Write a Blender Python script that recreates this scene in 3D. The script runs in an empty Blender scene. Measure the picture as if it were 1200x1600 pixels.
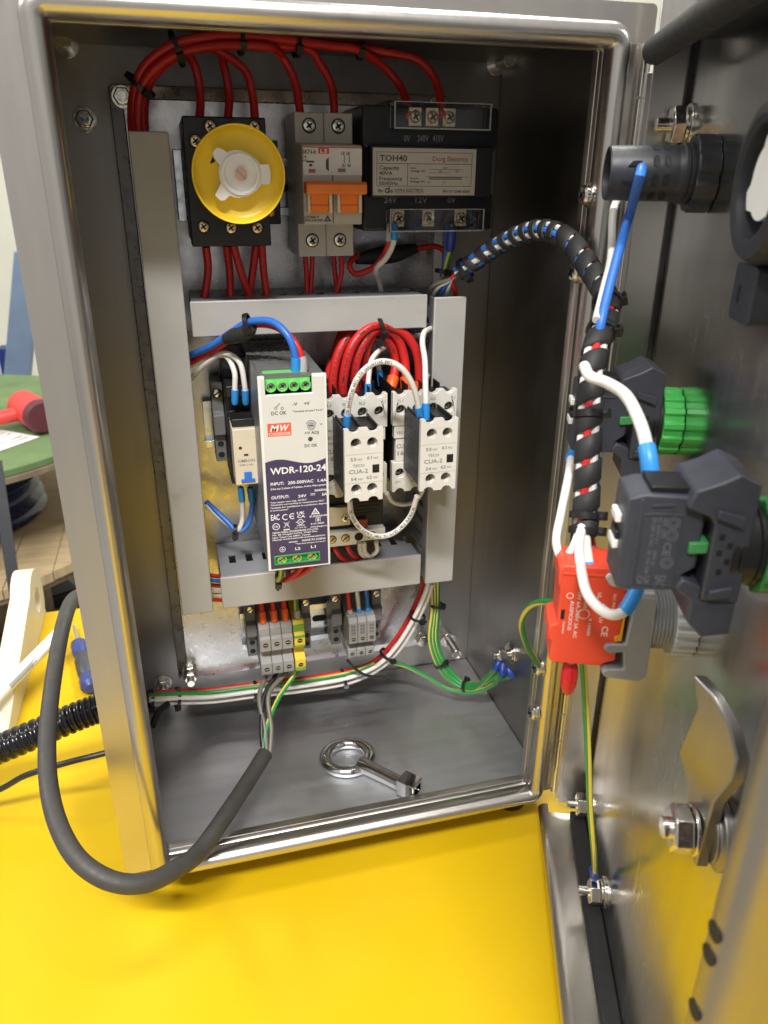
import bpy, bmesh, math, random
from mathutils import Vector, Matrix
from mathutils.geometry import tessellate_polygon
random.seed(7)
MM = 0.001
scn = bpy.context.scene
COL = scn.collection
R = math.radians

# ------------------------------------------------------------------ camera
CAM = Vector((48.03, -556.12, 298.0))            # millimetres; panel face is y = 0, x right, z up
YAW, PITCH, ROLL, FPX = 0.266, -0.4127, 0.008, 1200.5
_fw = Vector((math.sin(YAW)*math.cos(PITCH), math.cos(YAW)*math.cos(PITCH), math.sin(PITCH)))
_r0 = Vector((math.cos(YAW), -math.sin(YAW), 0)); _u0 = _r0.cross(_fw)
_rt = _r0*math.cos(ROLL) + _u0*math.sin(ROLL); _up = _u0*math.cos(ROLL) - _r0*math.sin(ROLL)
cd = bpy.data.cameras.new('camera'); cam = bpy.data.objects.new('camera', cd); COL.objects.link(cam)
cd.sensor_fit = 'VERTICAL'; cd.sensor_height = 36; cd.sensor_width = 27; cd.lens = 36*FPX/1600
cd.clip_start = 0.01; cd.clip_end = 60
m = Matrix((_rt, _up, -_fw)).transposed().to_4x4(); m.translation = CAM*MM
cam.matrix_world = m
cd.dof.use_dof = True; cd.dof.focus_distance = 0.50; cd.dof.aperture_fstop = 14.0
scn.camera = cam

# ------------------------------------------------------------------ world and lamps
w = bpy.data.worlds.new('World'); scn.world = w; w.use_nodes = True
bg = w.node_tree.nodes['Background']; bg.inputs[0].default_value = (0.78, 0.75, 0.715, 1); bg.inputs[1].default_value = 0.60
def area(name, loc, target, sx, sy, watts, col):
    l = bpy.data.lights.new(name, 'AREA'); l.shape = 'RECTANGLE'; l.size = sx; l.size_y = sy; l.energy = watts; l.color = col
    o = bpy.data.objects.new(name, l); COL.objects.link(o); o.location = loc
    o.rotation_euler = (Vector(target) - Vector(loc)).to_track_quat('-Z', 'Y').to_euler()
    return o
area('ceiling_or_fill_lamp', (-0.45, -1.72, 2.30), (0.1, -0.1, 0.1), 1.2, 0.11, 112, (1.0, 0.975, 0.95))
area('ceiling_or_fill_lamp', (0.10, -0.33, 2.7), (0.1, -0.2, 0.0), 1.6, 0.35, 26, (1.0, 0.97, 0.92))
area('ceiling_or_fill_lamp', (1.3, 1.5, 2.6), (1.0, 1.4, -0.6), 1.6, 0.35, 60, (1.0, 0.97, 0.93))  # fill lamp added out of view to brighten what the door reflects
area('ceiling_or_fill_lamp', (-2.7, 0.9, 2.4), (-0.8, 1.5, -0.4), 1.6, 0.35, 60, (1.0, 0.97, 0.93))

scn.view_settings.view_transform = 'Standard'; scn.view_settings.look = 'None'
scn.view_settings.exposure = 0.0; scn.view_settings.gamma = 1; scn.view_settings.use_curve_mapping = False

# ------------------------------------------------------------------ measuring helpers
def _ray(px, py): return _fw + _rt*((px-600)/FPX) - _up*((py-800)/FPX)
def at(px, py, y):                                  # a point of the picture at a known distance y from the panel
    d = _ray(px, py); return CAM + d*((y-CAM.y)/d.y)
def atx(px, py, x):
    d = _ray(px, py); return CAM + d*((x-CAM.x)/d.x)
def atz(px, py, z):
    d = _ray(px, py); return CAM + d*((z-CAM.z)/d.z)
HX, HY, DA = 298.5, -150.0, R(21)                   # hinge line and door angle
DES = Vector((-math.sin(DA), -math.cos(DA), 0)); DN = Vector((-math.cos(DA), math.sin(DA), 0))
DROT = -math.pi/2 - DA
def dw(s, n, z): return Vector((HX, HY, 0)) + DES*s + DN*n + Vector((0, 0, z))
def atd(px, py, n):                                 # a point of the picture at height n above the door's hinge plane
    P0 = Vector((HX, HY, 0)) + DN*n; d = _ray(px, py); return CAM + d*(((P0-CAM).dot(DN))/d.dot(DN))

# ------------------------------------------------------------------ materials
MATS = {}
def mat(name, col, rough=0.5, metal=0.0, var=0.06, vscale=60, rvar=0.08, bump=0.0, bscale=400, stretch=None, coat=0.0, trans=0.0, ior=1.5, spec=0.5, emit=None, sss=0.0, smudge=0.0):
    if name in MATS: return MATS[name]
    mt = bpy.data.materials.new(name); mt.use_nodes = True; nt = mt.node_tree; N = nt.nodes; L = nt.links
    b = N['Principled BSDF']
    b.inputs['Base Color'].default_value = (*col, 1); b.inputs['Roughness'].default_value = rough
    b.inputs['Metallic'].default_value = metal; b.inputs['IOR'].default_value = ior
    b.inputs['Specular IOR Level'].default_value = spec
    if coat: b.inputs['Coat Weight'].default_value = coat; b.inputs['Coat Roughness'].default_value = 0.08
    if trans: b.inputs['Transmission Weight'].default_value = trans
    if sss: b.inputs['Subsurface Weight'].default_value = sss; b.inputs['Subsurface Radius'].default_value = (0.004, 0.004, 0.004)
    tc = N.new('ShaderNodeTexCoord'); mp = N.new('ShaderNodeMapping'); L.new(tc.outputs['Object'], mp.inputs[0])
    if stretch: mp.inputs['Scale'].default_value = stretch
    nz = N.new('ShaderNodeTexNoise'); nz.inputs['Scale'].default_value = vscale; nz.inputs['Detail'].default_value = 5; nz.inputs['Roughness'].default_value = 0.6
    L.new(mp.outputs[0], nz.inputs['Vector'])
    if var:
        hs = N.new('ShaderNodeHueSaturation'); hs.inputs['Color'].default_value = (*col, 1)
        mr = N.new('ShaderNodeMapRange'); mr.inputs[1].default_value = 0.3; mr.inputs[2].default_value = 0.7; mr.inputs[3].default_value = 1-var; mr.inputs[4].default_value = 1+var
        L.new(nz.outputs[0], mr.inputs[0]); L.new(mr.outputs[0], hs.inputs['Value']); L.new(hs.outputs[0], b.inputs['Base Color'])
    if rvar:
        n2 = N.new('ShaderNodeTexNoise'); n2.inputs['Scale'].default_value = vscale*2.3; n2.inputs['Detail'].default_value = 6
        L.new(mp.outputs[0], n2.inputs['Vector'])
        m2 = N.new('ShaderNodeMapRange'); m2.inputs[1].default_value = 0.3; m2.inputs[2].default_value = 0.7
        m2.inputs[3].default_value = max(0.02, rough-rvar); m2.inputs[4].default_value = min(1, rough+rvar)
        L.new(n2.outputs[0], m2.inputs[0]); out = m2.outputs[0]
        if smudge:                                     # handling marks: broad patches with another gloss
            n4 = N.new('ShaderNodeTexNoise'); n4.inputs['Scale'].default_value = 11; n4.inputs['Detail'].default_value = 7; n4.inputs['Roughness'].default_value = 0.65; L.new(tc.outputs['Object'], n4.inputs['Vector'])
            m4 = N.new('ShaderNodeMapRange'); m4.inputs[1].default_value = 0.45; m4.inputs[2].default_value = 0.68; m4.inputs[4].default_value = smudge; L.new(n4.outputs[0], m4.inputs[0])
            ad = N.new('ShaderNodeMath'); ad.operation = 'ADD'; L.new(out, ad.inputs[0]); L.new(m4.outputs[0], ad.inputs[1]); out = ad.outputs[0]
        L.new(out, b.inputs['Roughness'])
    if bump:
        n3 = N.new('ShaderNodeTexNoise'); n3.inputs['Scale'].default_value = bscale; n3.inputs['Detail'].default_value = 4
        L.new(mp.outputs[0], n3.inputs['Vector'])
        bp = N.new('ShaderNodeBump'); bp.inputs['Strength'].default_value = bump; bp.inputs['Distance'].default_value = 0.0004
        L.new(n3.outputs[0], bp.inputs['Height']); L.new(bp.outputs[0], b.inputs['Normal'])
    if emit: b.inputs['Emission Color'].default_value = (*col, 1); b.inputs['Emission Strength'].default_value = emit
    MATS[name] = mt; return mt

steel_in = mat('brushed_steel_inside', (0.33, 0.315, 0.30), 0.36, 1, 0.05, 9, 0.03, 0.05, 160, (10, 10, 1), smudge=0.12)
steel_base = mat('brushed_steel_base_lit', (0.60, 0.605, 0.62), 0.46, 1, 0.06, 9, 0.03, 0.05, 160, (1, 12, 12), smudge=0.14)  # same steel as the walls, colour raised for the lamp light on it
steel_lip = mat('brushed_steel_lip', (0.60, 0.575, 0.54), 0.30, 1, 0.02, 12, 0.02, 0.0, 50, (8, 8, 1))
steel_door = mat('polished_steel_door', (0.66, 0.66, 0.66), 0.165, 1, 0.05, 10, 0.03, 0.03, 160, (9, 9, 1), smudge=0.12)
steel_bolt = mat('bright_bolt_steel', (0.72, 0.69, 0.64), 0.20, 1, 0.05, 200, 0.08)
zinc = mat('zinc_plate', (0.56, 0.555, 0.56), 0.29, 1, 0.05, 60, 0.05, 0.03, 700)
rail_zinc = mat('zinc_rail', (0.74, 0.78, 0.82), 0.22, 1, 0.05, 80, 0.08)
chrome = mat('chrome_key', (0.80, 0.80, 0.80), 0.09, 1, 0.02, 80, 0.05, 0.06, 500)
brass = mat('brassy_screw', (0.72, 0.58, 0.36), 0.28, 1, 0.1, 300, 0.1)
copper = mat('copper_pin', (0.70, 0.42, 0.28), 0.35, 1, 0.08, 300, 0.1)
duct_grey = mat('duct_grey_pvc', (0.40, 0.39, 0.37), 0.42, 0, 0.07, 14, 0.06, 0.03, 500)
duct_dark = mat('duct_grey_side', (0.26, 0.265, 0.28), 0.5, 0, 0.05, 30, 0.06)
black_pl = mat('black_plastic', (0.012, 0.012, 0.013), 0.42, 0, 0.2, 80, 0.08, 0.05, 900)
black_nav = mat('black_resin_transformer', (0.014, 0.015, 0.019), 0.40, 0, 0.15, 60, 0.08, 0.05, 500)
slate_pl = mat('slate_grey_plastic', (0.048, 0.052, 0.066), 0.46, 0, 0.10, 120, 0.08, 0.10, 900)
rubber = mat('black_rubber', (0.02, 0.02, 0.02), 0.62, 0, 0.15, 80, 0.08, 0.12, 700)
cable_grey = mat('dark_grey_cable_sheath', (0.050, 0.047, 0.043), 0.55, 0, 0.14, 90, 0.08, 0.14, 900)
red_w = mat('red_wire_pvc', (0.60, 0.022, 0.020), 0.38, 0, 0.06, 60, 0.06)
red_dk = mat('red_heatshrink', (0.55, 0.012, 0.018), 0.28, 0, 0.05, 60, 0.06)
white_w = mat('white_wire_pvc', (0.78, 0.76, 0.71), 0.40, 0, 0.04, 60, 0.06)
blue_w = mat('blue_wire_pvc', (0.035, 0.165, 0.60), 0.38, 0, 0.06, 60, 0.06)
black_w = mat('black_wire_pvc', (0.018, 0.018, 0.018), 0.42, 0, 0.1, 60, 0.06)
grey_w = mat('grey_wire_pvc', (0.17, 0.15, 0.12), 0.42, 0, 0.1, 60, 0.06)
green_w = mat('green_wire_pvc', (0.03, 0.25, 0.06), 0.38, 0, 0.06, 60, 0.06)
yellow_w = mat('yellow_wire_pvc', (0.80, 0.63, 0.10), 0.38, 0, 0.04, 60, 0.06)
fer_blue = mat('blue_ferrule', (0.03, 0.28, 0.72), 0.40, 0, 0.04, 60, 0.06)
fer_orange = mat('orange_ferrule', (0.80, 0.12, 0.015), 0.42, 0, 0.04, 60, 0.06)
fer_grey = mat('grey_ferrule', (0.42, 0.41, 0.40), 0.42, 0, 0.04, 60, 0.06)
lug_blue = mat('dark_blue_lug', (0.02, 0.055, 0.30), 0.35, 0, 0.06, 60, 0.06)
cream = mat('cream_plastic', (0.66, 0.58, 0.44), 0.45, 0, 0.04, 60, 0.06, 0.03, 900)
cream_w = mat('off_white_plastic', (0.70, 0.68, 0.62), 0.45, 0, 0.04, 60, 0.06, 0.03, 900)
mcb_grey = mat('breaker_grey_plastic', (0.50, 0.47, 0.42), 0.46, 0, 0.05, 60, 0.06, 0.04, 900)
psu_white = mat('psu_front_white', (0.66, 0.655, 0.61), 0.45, 0, 0.03, 40, 0.06, 0.03, 900)
psu_edge = mat('psu_frame_white', (0.78, 0.77, 0.72), 0.42, 0, 0.03, 40, 0.06)
psu_navy = mat('psu_navy_print', (0.055, 0.042, 0.105), 0.42, 0, 0.05, 60, 0.05)
psu_case = mat('psu_metal_case', (0.30, 0.30, 0.30), 0.42, 0.7, 0.06, 80, 0.08)
ink_white = mat('white_print', (0.82, 0.82, 0.80), 0.5, 0, 0)
ink_black = mat('black_print', (0.03, 0.03, 0.03), 0.5, 0, 0)
ink_grey = mat('grey_print', (0.06, 0.057, 0.055), 0.5, 0, 0)
ink_lgrey = mat('light_grey_print', (0.24, 0.235, 0.23), 0.5, 0, 0)
ink_red = mat('red_print', (0.62, 0.06, 0.045), 0.45, 0, 0)
ink_brown = mat('red_brown_print', (0.38, 0.15, 0.12), 0.5, 0, 0)
mw_red = mat('orange_red_badge', (0.80, 0.115, 0.06), 0.45, 0, 0.02)
mw_pink = mat('pink_badge_strip', (0.82, 0.50, 0.42), 0.45, 0, 0.02)
label_pl = mat('silver_label', (0.56, 0.53, 0.48), 0.42, 0.1, 0.05, 90, 0.06)
label_wh = mat('white_label', (0.74, 0.71, 0.66), 0.45, 0, 0.03, 90, 0.06)
orange_t = mat('orange_toggle', (0.82, 0.20, 0.025), 0.40, 0, 0.05, 80, 0.06)
yellow_d = mat('yellow_knob', (0.86, 0.60, 0.028), 0.38, 0, 0.03, 50, 0.06)
white_cam = mat('white_nylon', (0.86, 0.855, 0.82), 0.40, 0, 0.02, 50, 0.06, sss=0.15)
green_t = mat('green_terminal', (0.16, 0.60, 0.15), 0.42, 0, 0.05, 80, 0.06)
green_dk = mat('dark_green_terminal', (0.05, 0.27, 0.08), 0.42, 0, 0.05, 80, 0.06)
green_nut = mat('bright_green_nut', (0.05, 0.44, 0.075), 0.42, 0, 0.04, 80, 0.06)
term_grey = mat('terminal_grey', (0.30, 0.295, 0.285), 0.48, 0, 0.06, 80, 0.06, 0.03, 900)
term_dark = mat('end_stop_grey', (0.155, 0.155, 0.16), 0.48, 0, 0.06, 80, 0.06, 0.03, 900)
term_green = mat('terminal_green', (0.16, 0.34, 0.045), 0.48, 0, 0.06, 80, 0.06)
term_yellow = mat('terminal_yellow', (0.75, 0.55, 0.05), 0.48, 0, 0.05, 80, 0.06)
red_block = mat('red_contact_block', (0.80, 0.075, 0.035), 0.42, 0, 0.04, 80, 0.06, 0.04, 900)
grey_pl = mat('mid_grey_plastic', (0.30, 0.305, 0.315), 0.46, 0, 0.05, 80, 0.06, 0.05, 900)
grey_lt = mat('light_grey_plastic', (0.46, 0.48, 0.48), 0.44, 0, 0.05, 80, 0.06, 0.04, 900)
amber = mat('amber_plastic', (0.85, 0.42, 0.02), 0.42, 0, 0.04, 80, 0.06)
blue_tab = mat('blue_relay_tab', (0.03, 0.17, 0.60), 0.42, 0, 0.04, 80, 0.06)
dark_hole = mat('dark_recess', (0.008, 0.008, 0.008), 0.7, 0, 0)
clear_pl = mat('clear_cover', (0.97, 0.98, 0.99), 0.08, 0, 0, trans=1.0, ior=1.42, rvar=0.02)
black_tube = mat('charcoal_plastic', (0.024, 0.026, 0.031), 0.45, 0, 0.08, 120, 0.06, 0.08, 900)
hole_screw = mat('shaded_screw_steel', (0.20, 0.19, 0.18), 0.45, 1, 0.08, 200, 0.06)  # screw steel darkened for the shade inside the terminal holes

def speckle(mt, scale, lo, hi, col, amt):               # sparse dust and scuff marks over the paint
    nt = mt.node_tree; N = nt.nodes; L = nt.links; b = N['Principled BSDF']; src = b.inputs['Base Color'].links[0].from_socket
    tc = N.new('ShaderNodeTexCoord'); nz = N.new('ShaderNodeTexNoise'); nz.inputs['Scale'].default_value = scale; nz.inputs['Detail'].default_value = 8; nz.inputs['Roughness'].default_value = 0.7
    L.new(tc.outputs['Object'], nz.inputs['Vector'])
    mr = N.new('ShaderNodeMapRange'); mr.inputs[1].default_value = lo; mr.inputs[2].default_value = hi; mr.inputs[4].default_value = amt; L.new(nz.outputs[0], mr.inputs[0])
    mx = N.new('ShaderNodeMix'); mx.data_type = 'RGBA'; L.new(mr.outputs[0], mx.inputs[0]); L.new(src, mx.inputs[6]); mx.inputs[7].default_value = (*col, 1); L.new(mx.outputs[2], b.inputs['Base Color'])
speckle(steel_door, 150, 0.69, 0.75, (0.95, 0.95, 0.95), 0.6)
speckle(steel_in, 40, 0.62, 0.76, (0.20, 0.185, 0.17), 0.4)
speckle(steel_base, 45, 0.62, 0.76, (0.34, 0.33, 0.32), 0.45)
speckle(duct_grey, 22, 0.60, 0.70, (0.27, 0.235, 0.19), 0.45)
speckle(cable_grey, 60, 0.62, 0.74, (0.16, 0.15, 0.14), 0.5)
speckle(zinc, 70, 0.52, 0.80, (0.44, 0.42, 0.41), 0.35)

# ------------------------------------------------------------------ mesh builder (millimetres)
class G:
    def __init__(s): s.v = []; s.f = []; s.mi = []
    def add(s, vs, fs, mi=0):
        o = len(s.v); s.v += [Vector(p) for p in vs]; s.f += [tuple(i+o for i in f) for f in fs]; s.mi += [mi]*len(fs); return s
    def box(s, x0, x1, y0, y1, z0, z1, mi=0):
        return s.add([(x0,y0,z0),(x1,y0,z0),(x1,y1,z0),(x0,y1,z0),(x0,y0,z1),(x1,y0,z1),(x1,y1,z1),(x0,y1,z1)],
                     [(0,3,2,1),(4,5,6,7),(0,1,5,4),(1,2,6,5),(2,3,7,6),(3,0,4,7)], mi)
    def prism(s, loops, ax, a, b, mi=0):              # loops: outer then holes, in the plane across the axis
        if loops and not hasattr(loops[0][0], '__len__'): loops = [loops]
        def P(u, v, t): return (u, t, v) if ax == 'y' else ((t, u, v) if ax == 'x' else (u, v, t))
        flat = [p for l in loops for p in l]; n = len(flat)
        tr = tessellate_polygon([[Vector((p[0], p[1], 0)) for p in l] for l in loops])
        vs = [P(*p, a) for p in flat] + [P(*p, b) for p in flat]
        fs = [tuple(t) for t in tr] + [tuple(i+n for i in reversed(t)) for t in tr]
        o = 0
        for l in loops:
            k = len(l)
            for i in range(k): j = (i+1) % k; fs.append((o+i, o+j, o+j+n, o+i+n))
            o += k
        return s.add(vs, fs, mi)
    def frame(s, d):
        d = Vector(d).normalized(); a = Vector((0, 0, 1)) if abs(d.z) < 0.9 else Vector((1, 0, 0))
        u = d.cross(a).normalized(); return d, u, d.cross(u)
    def lathe(s, prof, o, d, n=24, mi=0, cap0=True, cap1=True):   # prof: (radius, height along d)
        o = Vector(o); d, u, v = s.frame(d); vs = []; fs = []
        for r, h in prof:
            for k in range(n): a = 2*math.pi*k/n; vs.append(o + d*h + (u*math.cos(a) + v*math.sin(a))*r)
        for i in range(len(prof)-1):
            for k in range(n): j = (k+1) % n; fs.append((i*n+k, i*n+j, (i+1)*n+j, (i+1)*n+k))
        if cap0: fs.append(tuple(range(n)))
        if cap1: fs.append(tuple(range((len(prof)-1)*n, len(prof)*n)))
        return s.add(vs, fs, mi)
    def cyl(s, p0, p1, r, n=20, mi=0, r1=None):
        p0 = Vector(p0); p1 = Vector(p1); return s.lathe([(r, 0), (r if r1 is None else r1, (p1-p0).length)], p0, p1-p0, n, mi)
    def hexa(s, o, d, af, h, mi=0):
        return s.lathe([(af*0.50, 0), (af*0.577, h*0.12), (af*0.577, h*0.88), (af*0.50, h)], o, d, 6, mi)
    def tube(s, pts, r, n=10, mi=0, cap=True, two=False, twist=0.0, rad=None):
        pts = [Vector(p) for p in pts]; m_ = len(pts); vs = []; fs = []; mis = []
        t0 = (pts[1]-pts[0]).normalized(); _, u, _v = s.frame(t0)
        for i, p in enumerate(pts):
            t = (pts[min(i+1, m_-1)] - pts[max(i-1, 0)]).normalized()
            u = (u - t*u.dot(t)).normalized(); v = t.cross(u); rr = rad[i] if rad else r
            for k in range(n): a = 2*math.pi*k/n + twist*i; vs.append(p + (u*math.cos(a) + v*math.sin(a))*rr)
        for i in range(m_-1):
            for k in range(n):
                j = (k+1) % n; fs.append((i*n+k, i*n+j, (i+1)*n+j, (i+1)*n+k)); mis.append((1 if k*12//n in (0, 1, 6, 7) else 0) if two else mi)
        if cap: fs += [tuple(range(n)), tuple(range((m_-1)*n, m_*n))]; mis += [mi, mi]
        s.add(vs, fs, mi); s.mi[-len(fs):] = mis; return s
    def quad(s, a, b, c, d, mi=0): return s.add([a, b, c, d], [(0, 1, 2, 3)], mi)
    def text(s, txt, x, z, h, y, wid=None, align='L', mi=0, ital=0.0, rot=0):
        # flat print facing -y: baseline at (x, z), cap height h, optional total width; rot 90 reads downwards
        vs, fs, W = glyphs(txt)
        sx = h if wid is None else wid/max(W, 1e-6)
        off = 0 if align == 'L' else (-W*sx/2 if align == 'C' else -W*sx)
        out = []
        for a, b in vs:
            a_, b_ = a*sx + off + ital*b*h, b*h
            if rot == 90: a_, b_ = b_, -a_
            if rot == -90: a_, b_ = -b_, a_
            out.append((x+a_, y, z+b_))
        return s.add(out, fs, mi)

_fc = {}
_tc = bpy.data.curves.new('t', 'FONT'); _to = bpy.data.objects.new('t', _tc); COL.objects.link(_to)
def glyphs(txt):
    if txt in _fc: return _fc[txt]
    if 'H' not in _fc and txt != 'H': glyphs('H')
    _tc.body = txt; _tc.resolution_u = 2; _tc.offset = 0.022
    dg = bpy.context.evaluated_depsgraph_get(); dg.update()
    me = _to.evaluated_get(dg).to_mesh()
    vs = [(v.co.x, v.co.y) for v in me.vertices]; fs = [tuple(p.vertices) for p in me.polygons]
    _to.evaluated_get(dg).to_mesh_clear()
    if txt == 'H': _fc['_h'] = max(v[1] for v in vs)
    k = 1/_fc['_h']; vs = [(a*k, b*k) for a, b in vs]
    x0 = min(v[0] for v in vs) if vs else 0; vs = [(a-x0, b) for a, b in vs]
    W = max(v[0] for v in vs) if vs else 1
    _fc[txt] = (vs, fs, W); return _fc[txt]

def build(name, g, mats, parent=None, bevel=0.0, seg=2, angle=35, flat=False, ox=(0, 0, 0)):
    me = bpy.data.meshes.new(name); o_ = Vector(ox)
    me.from_pydata([(p-o_)*MM for p in g.v], [], g.f)
    if not isinstance(mats, (list, tuple)): mats = [mats]
    for mm in mats: me.materials.append(mm)
    for p, i in zip(me.polygons, g.mi): p.material_index = i
    bm = bmesh.new(); bm.from_mesh(me); bmesh.ops.recalc_face_normals(bm, faces=bm.faces); bm.to_mesh(me); bm.free()
    if not flat:
        me.polygons.foreach_set('use_smooth', [True]*len(me.polygons)); me.set_sharp_from_angle(angle=R(angle))
    me.update()
    ob = bpy.data.objects.new(name, me); COL.objects.link(ob)
    if parent: ob.parent = parent
    if bevel:
        b = ob.modifiers.new('bevel', 'BEVEL'); b.width = bevel*MM; b.segments = seg; b.limit_method = 'ANGLE'; b.angle_limit = R(40); b.harden_normals = False
    return ob
def tag(o, label, cat, group=None, kind=None):
    if label: o['label'] = label
    if cat: o['category'] = cat
    if group: o['group'] = group
    if kind: o['kind'] = kind
    return o
def thing(name, label, cat, loc=(0, 0, 0), rz=0.0, group=None):
    o = bpy.data.objects.new(name, None); COL.objects.link(o); o.empty_display_size = 0.02
    o.location = Vector(loc)*MM; o.rotation_euler = (0, 0, rz); return tag(o, label, cat, group)
def struct(name, g, m_, bevel=0): o = build(name, g, m_, None, bevel); o['kind'] = 'structure'; return o
def copy_tree(o, parent=None):
    c = o.copy(); COL.objects.link(c); c.parent = parent
    for ch in [x for x in bpy.data.objects if x.parent == o]: copy_tree(ch, c)
    return c
def dup(o, name=None, parent=None, loc=None):        # one mesh part again, sharing its data
    c = o.copy(); COL.objects.link(c)
    if parent: c.parent = parent
    if loc is not None: c.location = Vector(loc)*MM
    return c
def circ(cx, cz, r, n=18, a0=0, a1=360):
    k = n if a1-a0 == 360 else n+1
    return [(cx + r*math.cos(R(a0+(a1-a0)*i/n)), cz + r*math.sin(R(a0+(a1-a0)*i/n))) for i in range(k)]
def rrect(x0, x1, z0, z1, r, n=5):
    o = []
    for cx, cz, a in ((x1-r, z1-r, 0), (x0+r, z1-r, 90), (x0+r, z0+r, 180), (x1-r, z0+r, 270)):
        o += [(cx + r*math.cos(R(a+90*i/n)), cz + r*math.sin(R(a+90*i/n))) for i in range(n+1)]
    return o
def spline(pts, k=7):
    P = [Vector(p) for p in pts]
    if len(P) == 2: return [P[0].lerp(P[1], i/4) for i in range(5)]
    out = []
    for i in range(len(P)-1):
        p0 = P[i-1] if i else P[0]*2-P[1]; p1 = P[i]; p2 = P[i+1]; p3 = P[i+2] if i+2 < len(P) else P[-1]*2-P[-2]
        for j in range(k):
            t = j/k; out.append(0.5*((2*p1) + (p2-p0)*t + (2*p0-5*p1+4*p2-p3)*t*t + (3*p1-p0-3*p2+p3)*t**3))
    out.append(P[-1]); return out
def screw_head(g, o, d, r, h=1.2, slot='x', mi=0, mi2=1):   # domed head with a flat dark cross or slot coloured like a shaded recess
    o = Vector(o); g.lathe([(r, 0), (r, h*0.5), (r*0.8, h*0.9), (r*0.55, h)], o, d, 16, mi)
    d, u, v = g.frame(d); a = 0.6
    u, v = u*math.cos(a)+v*math.sin(a), v*math.cos(a)-u*math.sin(a)
    for (p, q) in (((u, v), (v, u)) if slot == 'x' else ((u, v),)):
        c = o + d*(h+0.03); L_ = r*(0.62 if slot == 'x' else 0.92); W_ = r*0.16
        g.quad(c+p*L_+q*W_, c-p*L_+q*W_, c-p*L_-q*W_, c+p*L_-q*W_, mi2)
def wire(pts, r, mt, label, group=None, fer=None, name='wire', cat='wire', n=12, k=7, two=None, parent=None, ferl=9, ends=(1,)):
    # pts in world millimetres; two = second colour of a striped wire; fer = ferrule material at the chosen ends
    P = spline(pts, k); g = G(); base = Vector(P[0])
    g.tube(P, r, n, 0, True, two is not None, 0.035)
    o = build(name, g, [mt] + ([two] if two else []), parent, ox=base); o.location = base*MM
    if label: tag(o, label, cat, group)
    if fer:
        for e in ends:
            Q = list(reversed(P)) if e == 1 else P
            L_ = 0; i = 0
            while L_ < ferl and i < len(Q)-1: L_ += (Q[i+1]-Q[i]).length; i += 1
            d = (Q[0]-Q[i]).normalized()
            gf = G(); gf.tube([Q[0]+d*0.4]+Q[1:i+1], r*1.3, 12, rad=[r*1.12]+[r*1.32]*i)
            build('ferrule', gf, fer, o, ox=base)
    return o
def wire_print(P, r, txt, o, base, l0=0.12, rep=2, h=1.5, adv=1.25, flip=False):   # tiny factory print along a wire, turned to the open side
    cum = [0.0]
    for i in range(len(P)-1): cum.append(cum[-1] + (P[i+1]-P[i]).length)
    g = G(); l = cum[-1]*l0; k = 0
    for ch in txt*rep:
        while k < len(cum)-2 and cum[k+1] < l: k += 1
        if l > cum[-1]*0.9: break
        t = (P[k+1]-P[k]).normalized(); p = P[k] + t*(l-cum[k]); vw = (CAM-p).normalized(); nn_ = (vw - t*vw.dot(t)).normalized(); up = nn_.cross(t)
        if flip: up = -up; t = -t
        if ch != ' ':
            vs, fs, W = glyphs(ch); g.add([p + nn_*(r+0.06) + t*((a-W/2)*h) + up*((b-0.5)*h) for a, b in vs], fs)
        l += adv
    build('wire_print', g, ink_black, o, flat=True, ox=base)
def tie(p, q, rad, label, group='cable ties on the wiring', wdt=2.6, hd=None):    # zip tie round a bundle at p, bundle running towards q
    p = Vector(p); q = Vector(q); d = (q-p).normalized(); g = G()
    o = p - d*wdt/2
    g.lathe([(rad+0.15, 0), (rad+1.0, 0), (rad+1.0, wdt), (rad+0.15, wdt), (rad+0.15, 0)], o, d, 18, 0, False, False)
    _, u, v = g.frame(d); h = Vector(hd).normalized() if hd else Vector((0.35, -0.85, -0.4)); h = (h - d*h.dot(d)).normalized(); s_ = d.cross(h)
    c = p + h*(rad+1.6)
    vs = [c + h*a*1.7 + s_*b*2.3 + d*e*2.0 for a in (-1, 1) for b in (-1, 1) for e in (-1, 1)]
    g.add(vs, [(0,1,3,2),(4,6,7,5),(0,4,5,1),(2,3,7,6),(0,2,6,4),(1,5,7,3)])
    g.cyl(c + s_*2.0, c + s_*4.2 + h*0.8, 0.9, 6)
    ob = build('cable_tie', g, black_pl, None, ox=p); ob.location = p*MM
    return tag(ob, label, 'cable tie', group)
# ================================================================== setting: deck, workshop floor, wall
yellow_paint = mat('yellow_machine_paint', (0.63, 0.41, 0.004), 0.48, 0, 0.045, 5, 0.10, 0.04, 50, spec=0.32, smudge=0.1)
speckle(yellow_paint, 40, 0.66, 0.76, (0.40, 0.27, 0.02), 0.35)
speckle(yellow_paint, 420, 0.70, 0.76, (0.70, 0.62, 0.40), 0.5)
ivory = mat('ivory_paint', (0.64, 0.60, 0.44), 0.42, 0, 0.03, 15, 0.06, 0.05, 120)
concrete = mat('workshop_concrete', (0.27, 0.265, 0.25), 0.8, 0, 0.18, 6, 0.08, 0.3, 60)
plaster = mat('pale_wall_plaster', (0.62, 0.62, 0.52), 0.85, 0, 0.07, 3, 0.05, 0.2, 30)
wood = mat('spool_plywood', (0.46, 0.35, 0.20), 0.7, 0, 0.22, 10, 0.08, 0.3, 40, (1, 9, 1))
wood_edge = mat('spool_wood_edge', (0.22, 0.16, 0.10), 0.8, 0, 0.3, 20, 0.05, 0.4, 40)
green_paint = mat('spool_green_paint', (0.12, 0.19, 0.075), 0.7, 0, 0.18, 12, 0.08, 0.2, 60)
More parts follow.
